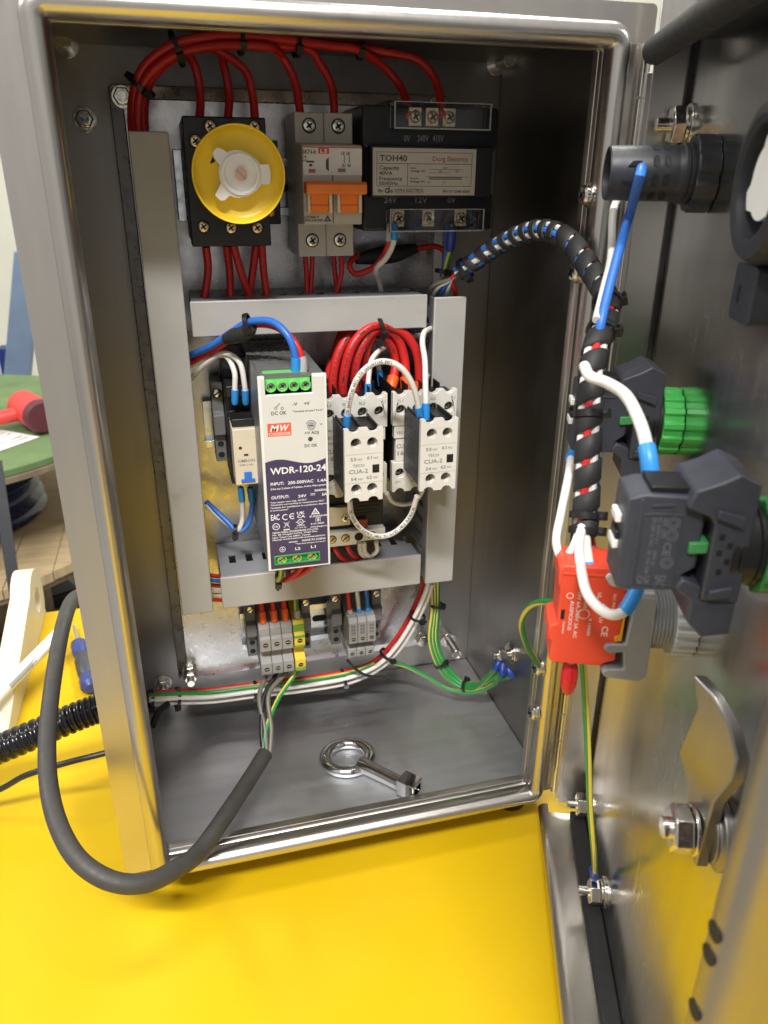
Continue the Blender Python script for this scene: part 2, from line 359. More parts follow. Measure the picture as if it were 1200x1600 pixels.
blue_film = mat('blue_black_film', (0.010, 0.016, 0.05), 0.22, 0, 0.3, 20, 0.1, 0.9, 22, (1, 1, 0.4))
blue_steel = mat('blue_painted_steel', (0.15, 0.21, 0.31), 0.5, 0, 0.12, 12, 0.08)
navy_steel = mat('dark_blue_steel', (0.012, 0.03, 0.15), 0.45, 0, 0.12, 12, 0.08)
paper = mat('white_paper', (0.78, 0.78, 0.75), 0.8, 0, 0.02)
hammer_red = mat('red_hammer_rubber', (0.62, 0.05, 0.045), 0.5, 0, 0.06, 40, 0.06)
hammer_dark = mat('dark_red_hammer_face', (0.10, 0.02, 0.03), 0.6, 0, 0.15, 60, 0.06)
strap = mat('black_steel_strap', (0.015, 0.017, 0.022), 0.5, 0, 0.1)

DECK = -168.0
struct('machine_deck', G().prism([[(-136, 288), (-136, -352), (-4, -352), (-4, -900), (620, -900), (620, 288)]], 'z', DECK-60, DECK), yellow_paint, 2.0)
struct('floor', G().box(-4500, 3500, -3000, 3200, -760, -700), concrete)
struct('wall', G().box(-4500, 3500, 2500, 2560, -700, 2600), plaster)

# ivory lifting arm welded at the deck's edge
g = G()
arm = [(30, DECK)] + [(30, -156)] + [(205, -118)]
arm += [(257 + 38*math.cos(R(a)), -138 + 38*math.sin(R(a))) for a in range(140, -41, -12)] + [(290, DECK)]
g.prism([arm, circ(259, -136, 14, 22)], 'x', -147, -127)
tag(build('lifting_lug', g, ivory, None, 1.6, 3), 'ivory painted lifting lug with a round hole on the yellow deck edge', 'bracket')

# wooden cable drum behind
SX, SY = -500.0, 1200.0
sp = thing('cable_drum', 'wooden cable drum with green top standing in the background', 'cable drum', (SX, SY, -700))
ZT = 502.0; ZL = 300.0
g = G(); g.lathe([(425, ZT), (425, ZT+14)], (0, 0, 0), (0, 0, 1), 72); build('top_flange', g, green_paint, sp, 1.5)
g = G(); g.lathe([(428, ZT-12), (428, ZT-0.3)], (0, 0, 0), (0, 0, 1), 72); build('flange_edge', g, wood_edge, sp, 1)
g = G()
for i in range(11):                                    # boards of the lower flange
    x0 = -440 + i*80; x1 = x0+78.5
    pts = []
    for x in [x0 + (x1-x0)*t/6 for t in range(7)]: pts.append((x, -math.sqrt(max(0, 440**2-x*x))))
    for x in [x1 - (x1-x0)*t/6 for t in range(7)]: pts.append((x, math.sqrt(max(0, 440**2-x*x))))
    gb = G(); gb.prism([pts], 'z', ZL-18 - (i % 3)*0.8, ZL + (i % 2)*0.9); build('board', gb, wood, sp, 1.0)
g = G(); g.lathe([(432, ZL-34), (432, ZL-19.5)], (0, 0, 0), (0, 0, 1), 72); build('lower_edge', g, wood_edge, sp, 1)
prof = []
for i in range(25): prof.append((222 + 9*math.sin(i*1.9) - (i*1.2 if i < 6 else 7), ZL + 1 + (ZT-13-ZL)*i/24))
g = G(); g.lathe(prof, (0, 0, 0), (0, 0, 1), 48); build('wound_cable', g, blue_film, sp, 0, angle=70)
g = G(); g.cyl((0, 0, 2), (0, 0, ZL-36), 200, 40); build('pedestal', g, wood_edge, sp, 2)
# paper sheets and hammer on the drum
ztop = -700 + ZT + 14.5
for (pa, pb, dz, lab) in (((-20, 712), (62, 683), 0.4, 'white printed delivery note lying on the green drum top'), ((-30, 664), (70, 652), 0.9, 'white paper sheet lying under the red hammer')):
    a = atz(*pa, ztop); b = atz(*pb, ztop); d = (b-a).normalized(); s_ = Vector((-d.y, d.x, 0))*(105 if dz < 0.6 else 60)
    g = G(); g.quad(a, b, b+s_, a+s_); P = [Vector((p.x, p.y, ztop+dz)) for p in g.v]
    g = G(); g.add(P + [p+Vector((0, 0, 0.5)) for p in P], [(0,3,2,1),(4,5,6,7),(0,1,5,4),(1,2,6,5),(2,3,7,6),(3,0,4,7)])
    if dz < 0.6:
        for r_ in range(5):
            o = P[0] + s_*(0.16+0.15*r_) + d*12; e = o + d*((b-a).length*0.8 if r_ != 2 else (b-a).length*0.5)
            zz = Vector((0, 0, 0.75)); ss = s_.normalized()*3.5; g.quad(o+zz, e+zz, e+zz+ss, o+zz+ss, 1)
    tag(build('paper_sheet', g, [paper, ink_grey]), lab, 'paper')
hm = thing('hammer', 'red rubber mallet lying on the green drum top', 'hammer', (0, 0, 0))
hc = atz(49, 640, ztop+38); hc.z = ztop+36
ax = Vector((0.45, -0.89, 0)).normalized()
g = G(); g.lathe([(28, -52), (33, -46), (33, 44), (28, 50)], hc, ax, 28); build('head', g, hammer_red, hm, 2)
g = G(); g.lathe([(31, 44), (34, 47), (34, 62), (29, 66)], hc, ax, 28); build('face', g, hammer_dark, hm, 1.5)
g = G(); g.tube(spline([hc, hc+Vector((-90, -25, -10)), hc+Vector((-260, -60, -22))], 8), 14, 14, rad=None); build('handle', g, hammer_red, hm)

# blue steel frame behind the drum
fr = thing('trestle', 'blue painted steel trestle leg behind the cable drum', 'trestle', (0, 0, 0))
a = at(42, 430, 1900); b = at(22, 655, 1900)
g = G(); d = (a-b).normalized(); s_ = d.cross(Vector((0, 1, 0))).normalized()*34
vs = [p+q+r_ for p in (b-d*150, a+d*60) for q in (-s_, s_) for r_ in (Vector((0, -30, 0)), Vector((0, 30, 0)))]
g.add(vs, [(0,1,3,2),(4,6,7,5),(0,4,5,1),(2,3,7,6),(0,2,6,4),(1,5,7,3)]); build('sloping_leg', g, blue_steel, fr, 2)
c0 = at(50, 740, 1960); g = G(); g.box(c0.x-26, c0.x+40, 1930, 1990, -700, at(50, 540, 1960).z); build('upright', g, navy_steel, fr, 2)
c1 = at(0, 648, 1850); g = G(); g.box(c1.x-200, c1.x+110, 1800, 1860, c1.z-60, c1.z-6); build('cross_bar', g, blue_steel, fr, 2)
c2 = at(3, 590, 2300)
g = G(); g.cyl((c2.x-8, 2300, -700), (c2.x-14, 2300, c2.z+150), 9, 10); tag(build('steel_rod', g, strap), 'thin dark rod leaning upright by the pale wall', 'rod')
p0 = at(-4, 740, 700); p1 = at(18, 888, 640)
g = G(); d = (p1-p0).normalized(); s_ = Vector((9, 0, 0))
g.add([p+q+r_ for p in (p0-d*20, p1+d*260) for q in (-s_, s_) for r_ in (Vector((0, -2, 0)), Vector((0, 2, 0)))], [(0,1,3,2),(4,6,7,5),(0,4,5,1),(2,3,7,6),(0,2,6,4),(1,5,7,3)])
tag(build('steel_bar', g, strap), 'flat black bar standing in front of the cable drum', 'bar')
# pallet planks on the floor behind
g0 = thing('pallet', 'dark wooden pallet on the floor below the drum', 'pallet', (0, 0, -700))
for i in range(4):
    g = G(); g.box(-420, 60, 760+i*95, 830+i*95, 60, 80); build('plank', g, wood_edge, g0, 1.5)
for i in range(3):
    g = G(); g.box(-420+i*200, -340+i*200, 750, 1120, 2, 59); build('bearer', g, wood_edge, g0, 1.5)
bl = atz(5, 945, -690); g = G()
g.lathe([(2, -16), (11, -13), (16, -5), (16, 5), (11, 13), (2, 16)], bl + Vector((0, 0, 8)), (0, 0, 1), 18)
tag(build('plastic_cap', g, paper), 'small white round cap on the floor beside the lug', 'cap')

# ================================================================== stainless enclosure
X0, X1, Z0, Z1, YB = -13.0, 293.0, -134.0, 372.0, 32.0     # inside of the box
OX0, OX1, OZ0, OZ1 = -20.0, 305.0, -142.0, 380.0           # outside
LX0, LX1, LZ0, LZ1 = 9.0, 273.0, -125.0, 358.0             # opening inside the lip
box = thing('steel_enclosure', 'open stainless steel control enclosure with a hinged door, standing on the yellow deck', 'enclosure', (140, -60, DECK))
OB = Vector((140, -60, DECK))
def eb(name, g, m_, parent=None, bevel=0, **k):
    return build(name, g, m_, parent or box, bevel, ox=OB if parent is None else (0, 0, 0), **k)
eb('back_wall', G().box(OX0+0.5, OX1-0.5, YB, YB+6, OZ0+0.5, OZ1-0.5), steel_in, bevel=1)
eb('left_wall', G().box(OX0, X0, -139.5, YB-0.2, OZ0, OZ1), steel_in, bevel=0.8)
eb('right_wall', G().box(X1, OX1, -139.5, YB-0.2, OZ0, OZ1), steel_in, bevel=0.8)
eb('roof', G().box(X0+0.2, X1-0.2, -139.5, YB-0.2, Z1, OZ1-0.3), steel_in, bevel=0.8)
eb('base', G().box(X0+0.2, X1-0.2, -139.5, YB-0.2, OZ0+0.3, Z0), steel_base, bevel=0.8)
eb('front_frame', G().prism([rrect(OX0, OX1, OZ0, OZ1, 3), list(reversed(rrect(LX0-9.5, LX1+9.5, LZ0-9.5, LZ1+9.5, 7)))], 'y', -142, -139.8), steel_lip, bevel=0.8)
prof = [(8.5, -136), (0.3, -137.5), (0, -139), (0, -143), (0.5, -143.4), (0, -143.8), (0, -147.5), (0.4, -147.9), (0, -148.3)]
prof += [(5.6 - 5.6*math.cos(R(t)), -153.5 - 6.5*math.sin(R(t))) for t in range(0, 181, 12)] + [(11.2, -146), (11.2, -141)]
vs = []; fs = []; nn = None
for o, y in prof:
    L = rrect(LX0-o, LX1+o, LZ0-o, LZ1+o, 1.6 + o*0.85, 6); nn = len(L); vs += [(x, y, z) for x, z in L]
for i in range(len(prof)-1):
    for k in range(nn): j = (k+1) % nn; fs.append((i*nn+k, i*nn+j, (i+1)*nn+j, (i+1)*nn+k))
eb('lip', G().add(vs, fs), steel_lip, angle=50)
for x, y in ((5, -120), (275, -120), (5, 10), (275, 10)):
    eb('foot', G().cyl((x, y, OZ0+0.2), (x, y, DECK), 12, 24), rubber)
# studs on the back wall
for p, ln, hx in (((104, 70), 26, 0), ((775, 100), 26, 0), ((700, 1000), 26, 0), ((133, 187), 12, 1), ((255, 1066), 14, 1)):
    c = at(p[0], p[1], YB); g = G(); g.lathe([(7.5, 0), (7.5, 1.2)], c, (0, -1, 0), 24)
    if hx: g.hexa(c+Vector((0, -1.2, 0)), (0, -1, 0), 10, 6); g.cyl(c, c+Vector((0, -ln, 0)), 3.4, 16)
    else: g.lathe([(4.4, 0), (4.4, ln-2), (4.9, ln-1.6), (4.9, ln), (3.6, ln), (3.4, ln-0.6)], c, (0, -1, 0), 20)
    eb('stud', g, steel_bolt, bevel=0.2)
# earth bolt on the right wall, screws in the lip
c = atx(800, 1020, X1); g = G(); g.lathe([(9, 0), (9, 1.5)], c, (-1, 0, 0), 24); g.lathe([(7.4, 1.6), (7.4, 3.2)], c, (-1, 0, 0), 24); g.hexa(c+Vector((-6.5, 0, 0)), (-1, 0, 0), 11, 7); g.cyl(c, c+Vector((-17, 0, 0)), 3.2, 16)
EARTH = c; eb('earth_bolt', g, steel_bolt, bevel=0.2)
for p in ((922, 305), (905, 425), (845, 1042), (838, 1112)):
    c = atx(p[0], p[1], LX1); g = G(); g.lathe([(6.5, 0), (6.5, 1.2)], c, (-1, 0, 0), 24); g.lathe([(4.6, 1.2), (4.9, 2.4)], c, (-1, 0, 0), 20); screw_head(g, c+Vector((-2.4, 0, 0)), (-1, 0, 0), 5.2, 3.0)
    eb('screw', g, [steel_bolt, dark_hole])
# hinge: frame leaf, knuckles
hg = eb('hinge', G().box(HX-13, HX-1.5, -143.4, -142.3, -140, 362), steel_lip, bevel=0.3)
for i in range(20):
    z = -140 + i*25.1
    g = G(); g.lathe([(2.0, 0), (2.5, 0.3), (2.5, 24.2), (2.0, 24.5)], Vector((HX, HY+4, z)) - OB, (0, 0, 1), 14); build('knuckle', g, steel_bolt, hg)
# ------------------------------------------------------------------ door (local: x away from hinge, -y towards inside, z up)
FN = 22.0                                               # inner face at y = +FN
DZ0, DZ1, DS = -157.0, 364.0, 322.0
door = build('door', G().box(1, DS, FN, FN+1.6, DZ0, DZ1+28), steel_door, box, 0.5)
door.location = (Vector((HX, HY, 0)) - OB)*MM; door.rotation_euler = (0, 0, DROT)
door['label'] = 'polished stainless door swung open, seen from inside'
def dp(name, g, m_, bevel=0, **k): return build(name, g, m_, door, bevel, **k)
def flange(axis, yc, rr, a, b):                         # return edge with a rolled rim, swept along its length
    ri = rr-1.5
    pr = [(FN-0.2, 0), (yc, 0)] + [(yc - rr*math.sin(R(q)), rr - rr*math.cos(R(q))) for q in range(15, 181, 15)] + [(yc+2, 2*rr), (yc+2, 2*rr-1.5)] + [(yc - ri*math.sin(R(q)), rr + ri*math.cos(R(q))) for q in range(15, 181, 15)] + [(FN-0.2, 1.5)]
    g = G()
    if axis == 'bottom': g.prism([[(y, DZ0 + v) for y, v in pr]], 'x', a, b)
    if axis == 'top': g.prism([[(y, DZ1 - v) for y, v in pr]], 'x', a, b)
    if axis == 'free': g.prism([[(DS - v, y) for y, v in pr]], 'z', a, b)
    return g
dp('bottom_flange', flange('bottom', -8, 5, 3, DS-16), steel_lip, angle=40)
dp('top_flange', flange('top', 2, 6.5, 3, DS-16), rubber, angle=40)  # top edge coloured black where the other flanges stay steel
dp('free_edge_flange', flange('free', -6, 7.5, DZ0, DZ1), steel_in, angle=40)  # darker steel stands in for the dark reflection on this edge
dp('hinge_flange', G().box(0.8, 2.4, 2.5, FN-0.3, DZ0+12, DZ1+27), steel_lip, bevel=0.3)
dp('hinge_leaf', G().box(-0.6, 0.6, 0, FN-3, DZ0+14, DZ1-16), steel_lip, bevel=0.3)
g = G()
g.box(6, DS-16, FN-11, FN-0.2, DZ0+2.2, DZ0+8); dp('gasket', g, rubber, bevel=1.2)
g = G(); g.box(2.6, 5.2, FN-2.2, FN-0.1, DZ0+14, DZ1+27); dp('gasket', g, rubber, bevel=0.3)
for z in (56, 80, 103, 112):
    nv = Vector((0.2, -0.98, 0)).normalized(); c = Vector((DS-7.5, -6, z)) + nv*7.42; g = G(); g.lathe([(3.0, 0), (3.0, 0.25)], c, nv, 16); dp('rim_hole', g, dark_hole)
def stud_nut(s, z, af=13, ln=16, wash=9):
    g = G(); c = Vector((s, FN, z)); g.lathe([(wash, 0), (wash, 1.4)], c, (0, -1, 0), 24); g.lathe([(wash*0.8, 1.5), (wash*0.8, 3.0)], c, (0, -1, 0), 24)
    g.hexa(c+Vector((0, -3.1, 0)), (0, -1, 0), af, 7); g.cyl(c, c+Vector((0, -ln, 0)), 3.3, 16); dp('nut', g, steel_bolt, bevel=0.25)
def dl(px, py, n=-FN):                                  # picture point -> door local (s, z)
    p = atd(px, py, n) - Vector((HX, HY, 0)); return p.dot(DES), p.z
for p in ((1078, 195), (922, 1258), (944, 1394)):
    s_, z_ = dl(*p); stud_nut(s_, z_, 15 if p[1] > 300 else 17, 17, 10)
DSTUD = dl(944, 1394)
# quarter-turn latch
s_, z_ = dl(1128, 1300)
lt = dp('latch', G().lathe([(15, 0), (15, 3), (12, 4), (12, 5.5)], (s_, FN, z_), (0, -1, 0), 32), steel_in, bevel=0.4)
g = G(); g.hexa((s_, FN-12.2, z_), (0, -1, 0), 17, 8); g.lathe([(10, 0), (10, 1.4)], (s_, FN-10.7, z_), (0, -1, 0), 24); g.cyl((s_, FN-12, z_), (s_, FN-23, z_), 4.2, 18); build('latch_nut', g, steel_bolt, lt, 0.3)
tongue = [(s_-9, FN-16.4), (s_-9, FN-13)]
g = G()
path = [(0, -14), (0, 14), (4, 34), (10, 52), (6, 66), (-8, 78), (-20, 84)]
g.prism([[(-10, -11), (8, -11), (6, 20), (9, 34), (9, 44), (4, 54), (-4, 61), (-13, 64), (-9, 52), (-11, 38), (-14, 26), (-12, 12)]], 'y', 0, 5)
for v in g.v: v.x, v.z = s_ + v.x, z_ + v.z; v.y = FN - 10.6 + v.y + (v.x-s_)*0.6*min(1, max(0, (v.z-z_-8)/22))
build('latch_tongue', g, steel_in, lt, 0.8)
# ================================================================== mounting plate
class Dev:
    def __init__(s, name, label, cat, base, group=None): s.b = Vector(base); s.t = thing(name, label, cat, base, 0, group)
    def part(s, name, g, m_, bevel=0.0, parent=None, **k): return build(name, g, m_, parent or s.t, bevel, ox=s.b, **k)
def P2(px, py, y): p = at(px, py, y); return p.x, p.z
def ptext(g, txt, px0, px1, py, hpx, y, mi=0, sc=0.36, ital=0.0):    # print between two picture columns on the plane y
    a = at(px0, py, y); b = at(px1, py, y); g.text(txt, a.x, a.z, hpx*sc, y, abs(b.x-a.x), 'L', mi, ital)

PX0, PX1, PZ0, PZ1 = 23.5, 243.0, -90.5, 348.0
mp_ = Dev('mounting_plate', 'zinc plated mounting plate bolted inside the enclosure behind all devices', 'mounting plate', ((PX0+PX1)/2, 10, PZ0))
vs = []; fs = []
for o, y in ((0, 6), (0, 3.2), (0.6, 2.2), (7.4, 0.9), (8.2, 0.0)): vs += [(x, y, z) for x, z in rrect(PX0+o, PX1-o, PZ0+o, PZ1-o, 3, 3)]
n = len(vs)//5
for i in range(4):
    for k in range(n): j = (k+1) % n; fs.append((i*n+k, i*n+j, (i+1)*n+j, (i+1)*n+k))
fs += [tuple(range(4*n, 5*n)), tuple(range(n))]
mp_.part('plate', G().add(vs, fs), zinc, angle=12)
for x, z, ln in ((31.5, 341, 8), (235, 341, 8), (33.4, -79.5, 22), (235, -82, 8)):
    g = G(); c = Vector((x, 1, z)); g.lathe([(6.5, 0), (6.5, 1.4)], c, (0, -1, 0), 24); g.hexa(c+Vector((0, -1.5, 0)), (0, -1, 0), 9.5, 5.5); g.cyl(c+Vector((0, 30, 0)), c+Vector((0, -ln, 0)), 3, 16)
    if ln > 10: g.lathe([(5, 0), (5, 1.2)], c+Vector((0, -9, 0)), (0, -1, 0), 20); g.hexa(c+Vector((0, -11, 0)), (0, -1, 0), 9.5, 5)
    mp_.part('bolt', g, steel_bolt, 0.2)

# ================================================================== DIN rails
def rail(x0, x1, zc, label):
    d = Dev('mounting_rail', label, 'rail', ((x0+x1)/2, 0, zc), 'zinc rails on the mounting plate'); g = G()
    pr = [(-7.5, 17.5), (-6.5, 17.5), (-6.5, 13.5), (-0.1, 13.5), (-0.1, -13.5), (-6.5, -13.5), (-6.5, -17.5), (-7.5, -17.5), (-7.5, -12.5), (-1.1, -12.5), (-1.1, 12.5), (-7.5, 12.5)]
    g.prism([[(y, zc+v) for y, v in pr]], 'x', x0, x1); d.part('rail_profile', g, rail_zinc, 0.2)
    x = x0+12
    while x < x1-8:
        if not (zc < 0 and 128 < x < 143): d.part('slot', G().prism([rrect(x-6, x+6, zc-3, zc+3, 2.9, 5)], 'y', -1.25, -1.12), dark_hole); x += 18
    return d
rail(59, 172, 290.5, 'upper zinc rail carrying the rotary switch and breaker')
rail(62.5, 232, 132, 'middle zinc rail carrying relays, power supply and contactors')
rail(77, 192, -46, 'lower zinc rail carrying the terminal blocks')

# ================================================================== wiring ducts
def duct(x0, x1, z0, z1, label, horiz):
    d = Dev('wiring_duct', label, 'wiring duct', ((x0+x1)/2, 0, z0), 'grey wiring ducts on the mounting plate')
    d.part('cover', G().box(x0, x1, -60, -57, z0, z1), duct_grey, 0.8)
    d.part('back', G().box(x0+1.2, x1-1.2, -1.6, -0.2, z0+1.2, z1-1.2), duct_dark)
    for sd in (0, 1):                                  # slotted side: fingers stand between open slots
        g = G()
        if horiz:
            zz = (z0+1, z0+2.4) if sd == 0 else (z1-2.4, z1-1)
            g.box(x0+1, x1-1, -22, -1.8, *zz); g.box(x0+1, x1-1, -56.8, -36, *zz); x = x0+1
            while x < x1-8: g.box(x, x+7.5, -35.8, -22.2, *zz); x += 12.5
        else:
            xx = (x0+1, x0+2.4) if sd == 0 else (x1-2.4, x1-1)
            g.box(*xx, -17, -1.8, z0+1, z1-1); g.box(*xx, -56.8, -46, z0+1, z1-1); z = z0+1
            while z < z1-8: g.box(*xx, -45.8, -17.2, z, z+7.5); z += 12.5
        d.part('slotted_side', g, duct_dark)
    return d
dA = duct(33.8, 55.8, 7.4, 319.8, 'long vertical grey wiring duct at the left of the plate', False)
dB = duct(59.0, 212, 204.6, 226.4, 'horizontal grey wiring duct below the switch, breaker and transformer', True)
dC = duct(216.8, 239.5, 8, 224.3, 'shorter vertical grey wiring duct right of the contactors', False)
dD = duct(62.5, 212.8, 8.8, 34, 'horizontal grey wiring duct above the terminal blocks', True)

# ================================================================== rotary switch
iso = Dev('rotary_switch', 'black rotary isolator switch with a yellow disc and white cam', 'switch', (87, 0, 258))
g = G(); g.box(63.5, 110.8, -42, -7.6, 260, 327); iso.part('rear_block', g, black_pl, 0.8)
g = G(); g.prism([[(63.5, 258.2), (110.6, 258.2), (110.6, 328), (63.8, 328)]], 'y', -60, -42.2); iso.part('front_block', g, black_pl, 0.8)
g = G(); g.box(110.9, 123.5, -14, -8, 268, 318); iso.part('side_plate', g, black_pl, 0.6)
g = G(); g.box(58, 63.3, -12, -8, 270, 312); iso.part('side_plate', g, rail_zinc, 0.4)
g = G(); screw_head(g, (117, -14, 276), (0, -1, 0), 3.4, 1.4, '-'); iso.part('screw', g, [copper, dark_hole])
for x, z in ((70.9, 269.5), (87, 268.7), (102.6, 268.6), (79, 323), (70.2, 315.3), (104, 323)):
    g = G(); g.lathe([(3.9, 0), (3.9, 0.15)], (x, -60.05, z), (0, -1, 0), 18); screw_head(g, (x, -60.2, z), (0, -1, 0), 3.0, 0.9, 'x', 1, 0); iso.part('screw', g, [dark_hole, brass])
DX, DZ = 90.4, 297.8
g = G(); g.lathe([(9, 0), (9, 31)], (DX, -60, DZ), (0, -1, 0), 24); iso.part('shaft_housing', g, black_pl, 0.5)
g = G(); g.lathe([(10, 0), (22.5, 1.2), (24.8, 4.5), (25.2, 9.0), (24.9, 9.7), (24.2, 9.5), (23.4, 5.8), (21.0, 4.2), (9.0, 3.4), (0.01, 3.4)], (DX, -86.5, DZ), (0, -1, 0), 72)
g.lathe([(3.1, 0), (3.1, 0.1)], (DX-14.4, -90.25, DZ+8.6), (0, -1, 0), 18, 1); dsc = iso.part('yellow_disc', g, [yellow_d, dark_hole], 0, angle=50)
out = []
for a in range(0, 360, 6):
    r_ = 11.8 + 0.5*math.cos(R(a*3))
    for c, wd, ex in ((0, 24, 4.6), (138, 15, 5.6), (223, 15, 5.8)):
        dlt = abs((a-c+180) % 360-180)
        if dlt < wd: r_ = max(r_, 11.8+ex*min(1, (wd-dlt)/5.0))
    out.append((DX+0.6+r_*math.cos(R(a)), DZ+0.3+r_*math.sin(R(a))))
g = G(); g.prism([out], 'y', -97, -90.3); cm = iso.part('white_cam', g, white_cam, 1.0, seg=3)
g = G(); g.prism([circ(DX+0.6, DZ+0.3, 10.6, 30), circ(DX+0.6, DZ+0.3, 8.6, 30)], 'y', -98.2, -97.1); iso.part('cam_ring', g, white_cam, 0.5, cm)
g = G(); g.lathe([(3.2, 0), (3.2, 1.3)], (DX+0.8, -97.05, DZ+0.3), (0, -1, 0), 20); g.prism([[(DX-2, DZ+2.2), (DX-1.2, DZ+2.9), (DX+3.6, DZ-1.8), (DX+2.8, DZ-2.5)]], 'y', -98.5, -98.36, 1); iso.part('shaft_screw', g, [copper, fer_grey], 0, cm)

# ================================================================== circuit breaker
mcb = Dev('circuit_breaker', 'two pole grey circuit breaker with orange toggles', 'circuit breaker', (148, 0, 250))
for i in (0, 1):
    x0 = 129.6+i*17.9; x1 = x0+17.7
    pr = [(-7.7, 250.2), (-46, 250.2), (-46, 269.8), (-69.5, 270.6), (-69.5, 314.2), (-46, 315.6), (-46, 332.4), (-7.7, 332.4)]
    p = mcb.part('pole_housing', G().prism([pr], 'x', x0, x1), mcb_grey, 0.6)
    mcb.part('front_panel', G().box(x0+0.3, x1-0.3, -70.3, -69.6, 271.2, 313.6), cream if False else mcb_grey, 0.15, p)
    for z in (260, 325.2):
        g = G(); g.lathe([(4.3, 0), (4.3, 0.12)], (x0+8.8, -46.05, z), (0, -1, 0), 22); screw_head(g, (x0+8.8, -46.2, z), (0, -1, 0), 3.5, 0.8, 'x', 1, 0); mcb.part('terminal_screw', g, [dark_hole, steel_bolt])
    g = G(); g.box(x0+1.4, x0+3.2, -76, -70.4, 277.4, 289.5); g.box(x1-3.4, x1-1.4, -76, -70.4, 277.4, 289.5); mcb.part('toggle_cheek', g, cream, 0.4)
    g = G(); g.prism([[(-70.4, 277.2), (-73.6, 277.2), (-75.2, 281.2), (-74.2, 282.2), (-76.2, 288.2), (-70.4, 289)]], 'x', x0+3.4, x1-3.6); mcb.part('toggle', g, orange_t, 0.4)
g = G(); g.prism([[(-70.4, 288.2), (-79.5, 287.6), (-81, 289.2), (-81, 293), (-79, 294.6), (-70.4, 294.2)]], 'x', 129.8, 165.8); mcb.part('toggle_bar', g, orange_t, 0.5)
mcb.part('rating_label', G().box(129.9, 165, -70.62, -70.35, 298, 313.2), label_wh)
g = G(); Y = -70.7
la = at(497.5, 240, Y); lb_ = at(514, 231, Y); mcb.part('red_line', G().box(129.9, 165, Y, Y+0.05, 312.5, 313.1), ink_red, flat=True); mcb.part('red_badge', G().box(la.x, lb_.x, Y, Y+0.05, la.z, 312.4), ink_red, flat=True)
ptext(g, 'L', 500, 504.5, 238.5, 5.5, Y-0.05, 2, 0.34, 0.2); ptext(g, 'S', 505.5, 511, 238.5, 5.5, Y-0.06, 2, 0.34, 0.2)
ptext(g, 'BKN-b', 472, 494, 240, 7, Y, 0, 0.34); ptext(g, 'C6', 472, 479, 247, 5, Y, 0, 0.34); ptext(g, '6000', 472, 480, 252, 3, Y, 0, 0.34)
ptext(g, '1B 2B', 533, 547, 242, 5, Y, 0, 0.34); ptext(g, '2/ 4/', 534, 549, 261, 5, Y, 0, 0.34)
for xx in (537, 545):
    for k in range(3):
        a = at(xx, 245+k*4, Y); g.prism([circ(a.x, a.z, 0.75, 10, -90, 90) + [(a.x-0.05, a.z+0.5), (a.x+0.45, a.z), (a.x-0.05, a.z-0.5)]], 'y', Y, Y+0.05)
for (a_, b_, c_, d_, m_) in ((479, 491, 251, 254, 0), (483, 488, 256, 260, 0), (482, 493, 264, 270, 3), (528, 540, 263, 269, 3)):
    a = at(a_, c_, Y); b = at(b_, d_, Y); g.box(a.x, b.x, Y, Y+0.05, b.z, a.z, m_)
a = at(509, 245, Y); b = at(514, 268, Y); g.prism([[(a.x, a.z-2), (b.x, a.z), (b.x, b.z), (a.x, b.z+1.5)]], 'y', Y, Y+0.05)
ptext(g, 'LSTORMS ST', 476, 499, 341, 3.5, Y, 0, 0.34); ptext(g, '2/P/N, AYB 63862', 476, 505, 346, 3.5, Y, 0, 0.34)
a = at(512, 346, Y); g.prism([[(a.x-2.2, a.z), (a.x+2.2, a.z), (a.x, a.z+3.6)], [(a.x-0.9, a.z+0.6), (a.x, a.z+2), (a.x+0.9, a.z+0.6)]], 'y', Y, Y+0.05)
mcb.part('printed_text', g, [ink_grey, ink_red, ink_white, ink_brown], flat=True)

# ================================================================== transformer
tr = Dev('transformer', 'black control transformer with a printed silver label and clear terminal covers', 'transformer', (212, 0, 266))
tr.part('core', G().box(173, 252, -61, -0.2, 285.6, 315.2), black_nav, 1.2)
g = G(); g.box(169.6, 257.5, -53, -0.4, 313.5, 337); tr.part('upper_terminal_body', g, black_nav, 1.6, seg=3)
g = G(); g.box(169.8, 257, -53, -0.4, 265.6, 287.5); tr.part('lower_terminal_body', g, black_nav, 1.6, seg=3)
g = G(); g.box(186.5, 249, -46, -0.6, 323, 340); tr.part('upper_terminal_tray', g, black_nav, 0.6)
def cover(x0, x1, z0, z1):
    g = G(); y0, y1, t = -61.5, -53.2, 0.7
    g.box(x0, x1, y0, y0+t, z0, z1); g.box(x0, x0+t, y0+t, y1, z0, z1); g.box(x1-t, x1, y0+t, y1, z0, z1); g.box(x0+t, x1-t, y0+t, y1, z0, z0+t); g.box(x0+t, x1-t, y0+t, y1, z1-t, z1); return g
rim_pl = mat('cover_edge_glint', (0.62, 0.64, 0.66), 0.22, 0, 0, trans=0.45, ior=1.45)  # pale plastic imitating bright edge highlights of the clear covers
for (x0, x1, z0, z1) in ((187, 249, 323.8, 338.6), (185, 248, 265.4, 279)):
    tr.part('cover_glint_rim', G().prism([[(x0, z0), (x1, z0), (x1, z1), (x0, z1)], [(x0+0.9, z0+0.9), (x0+0.9, z1-0.5), (x1-0.9, z1-0.5), (x1-0.9, z0+0.9)]], 'y', -62.3, -61.6), rim_pl, 0.15)
tr.part('clear_cover', cover(187, 249, 323.8, 338.6), clear_pl, 0.2); tr.part('clear_cover', cover(185, 248, 265.4, 279), clear_pl, 0.2)
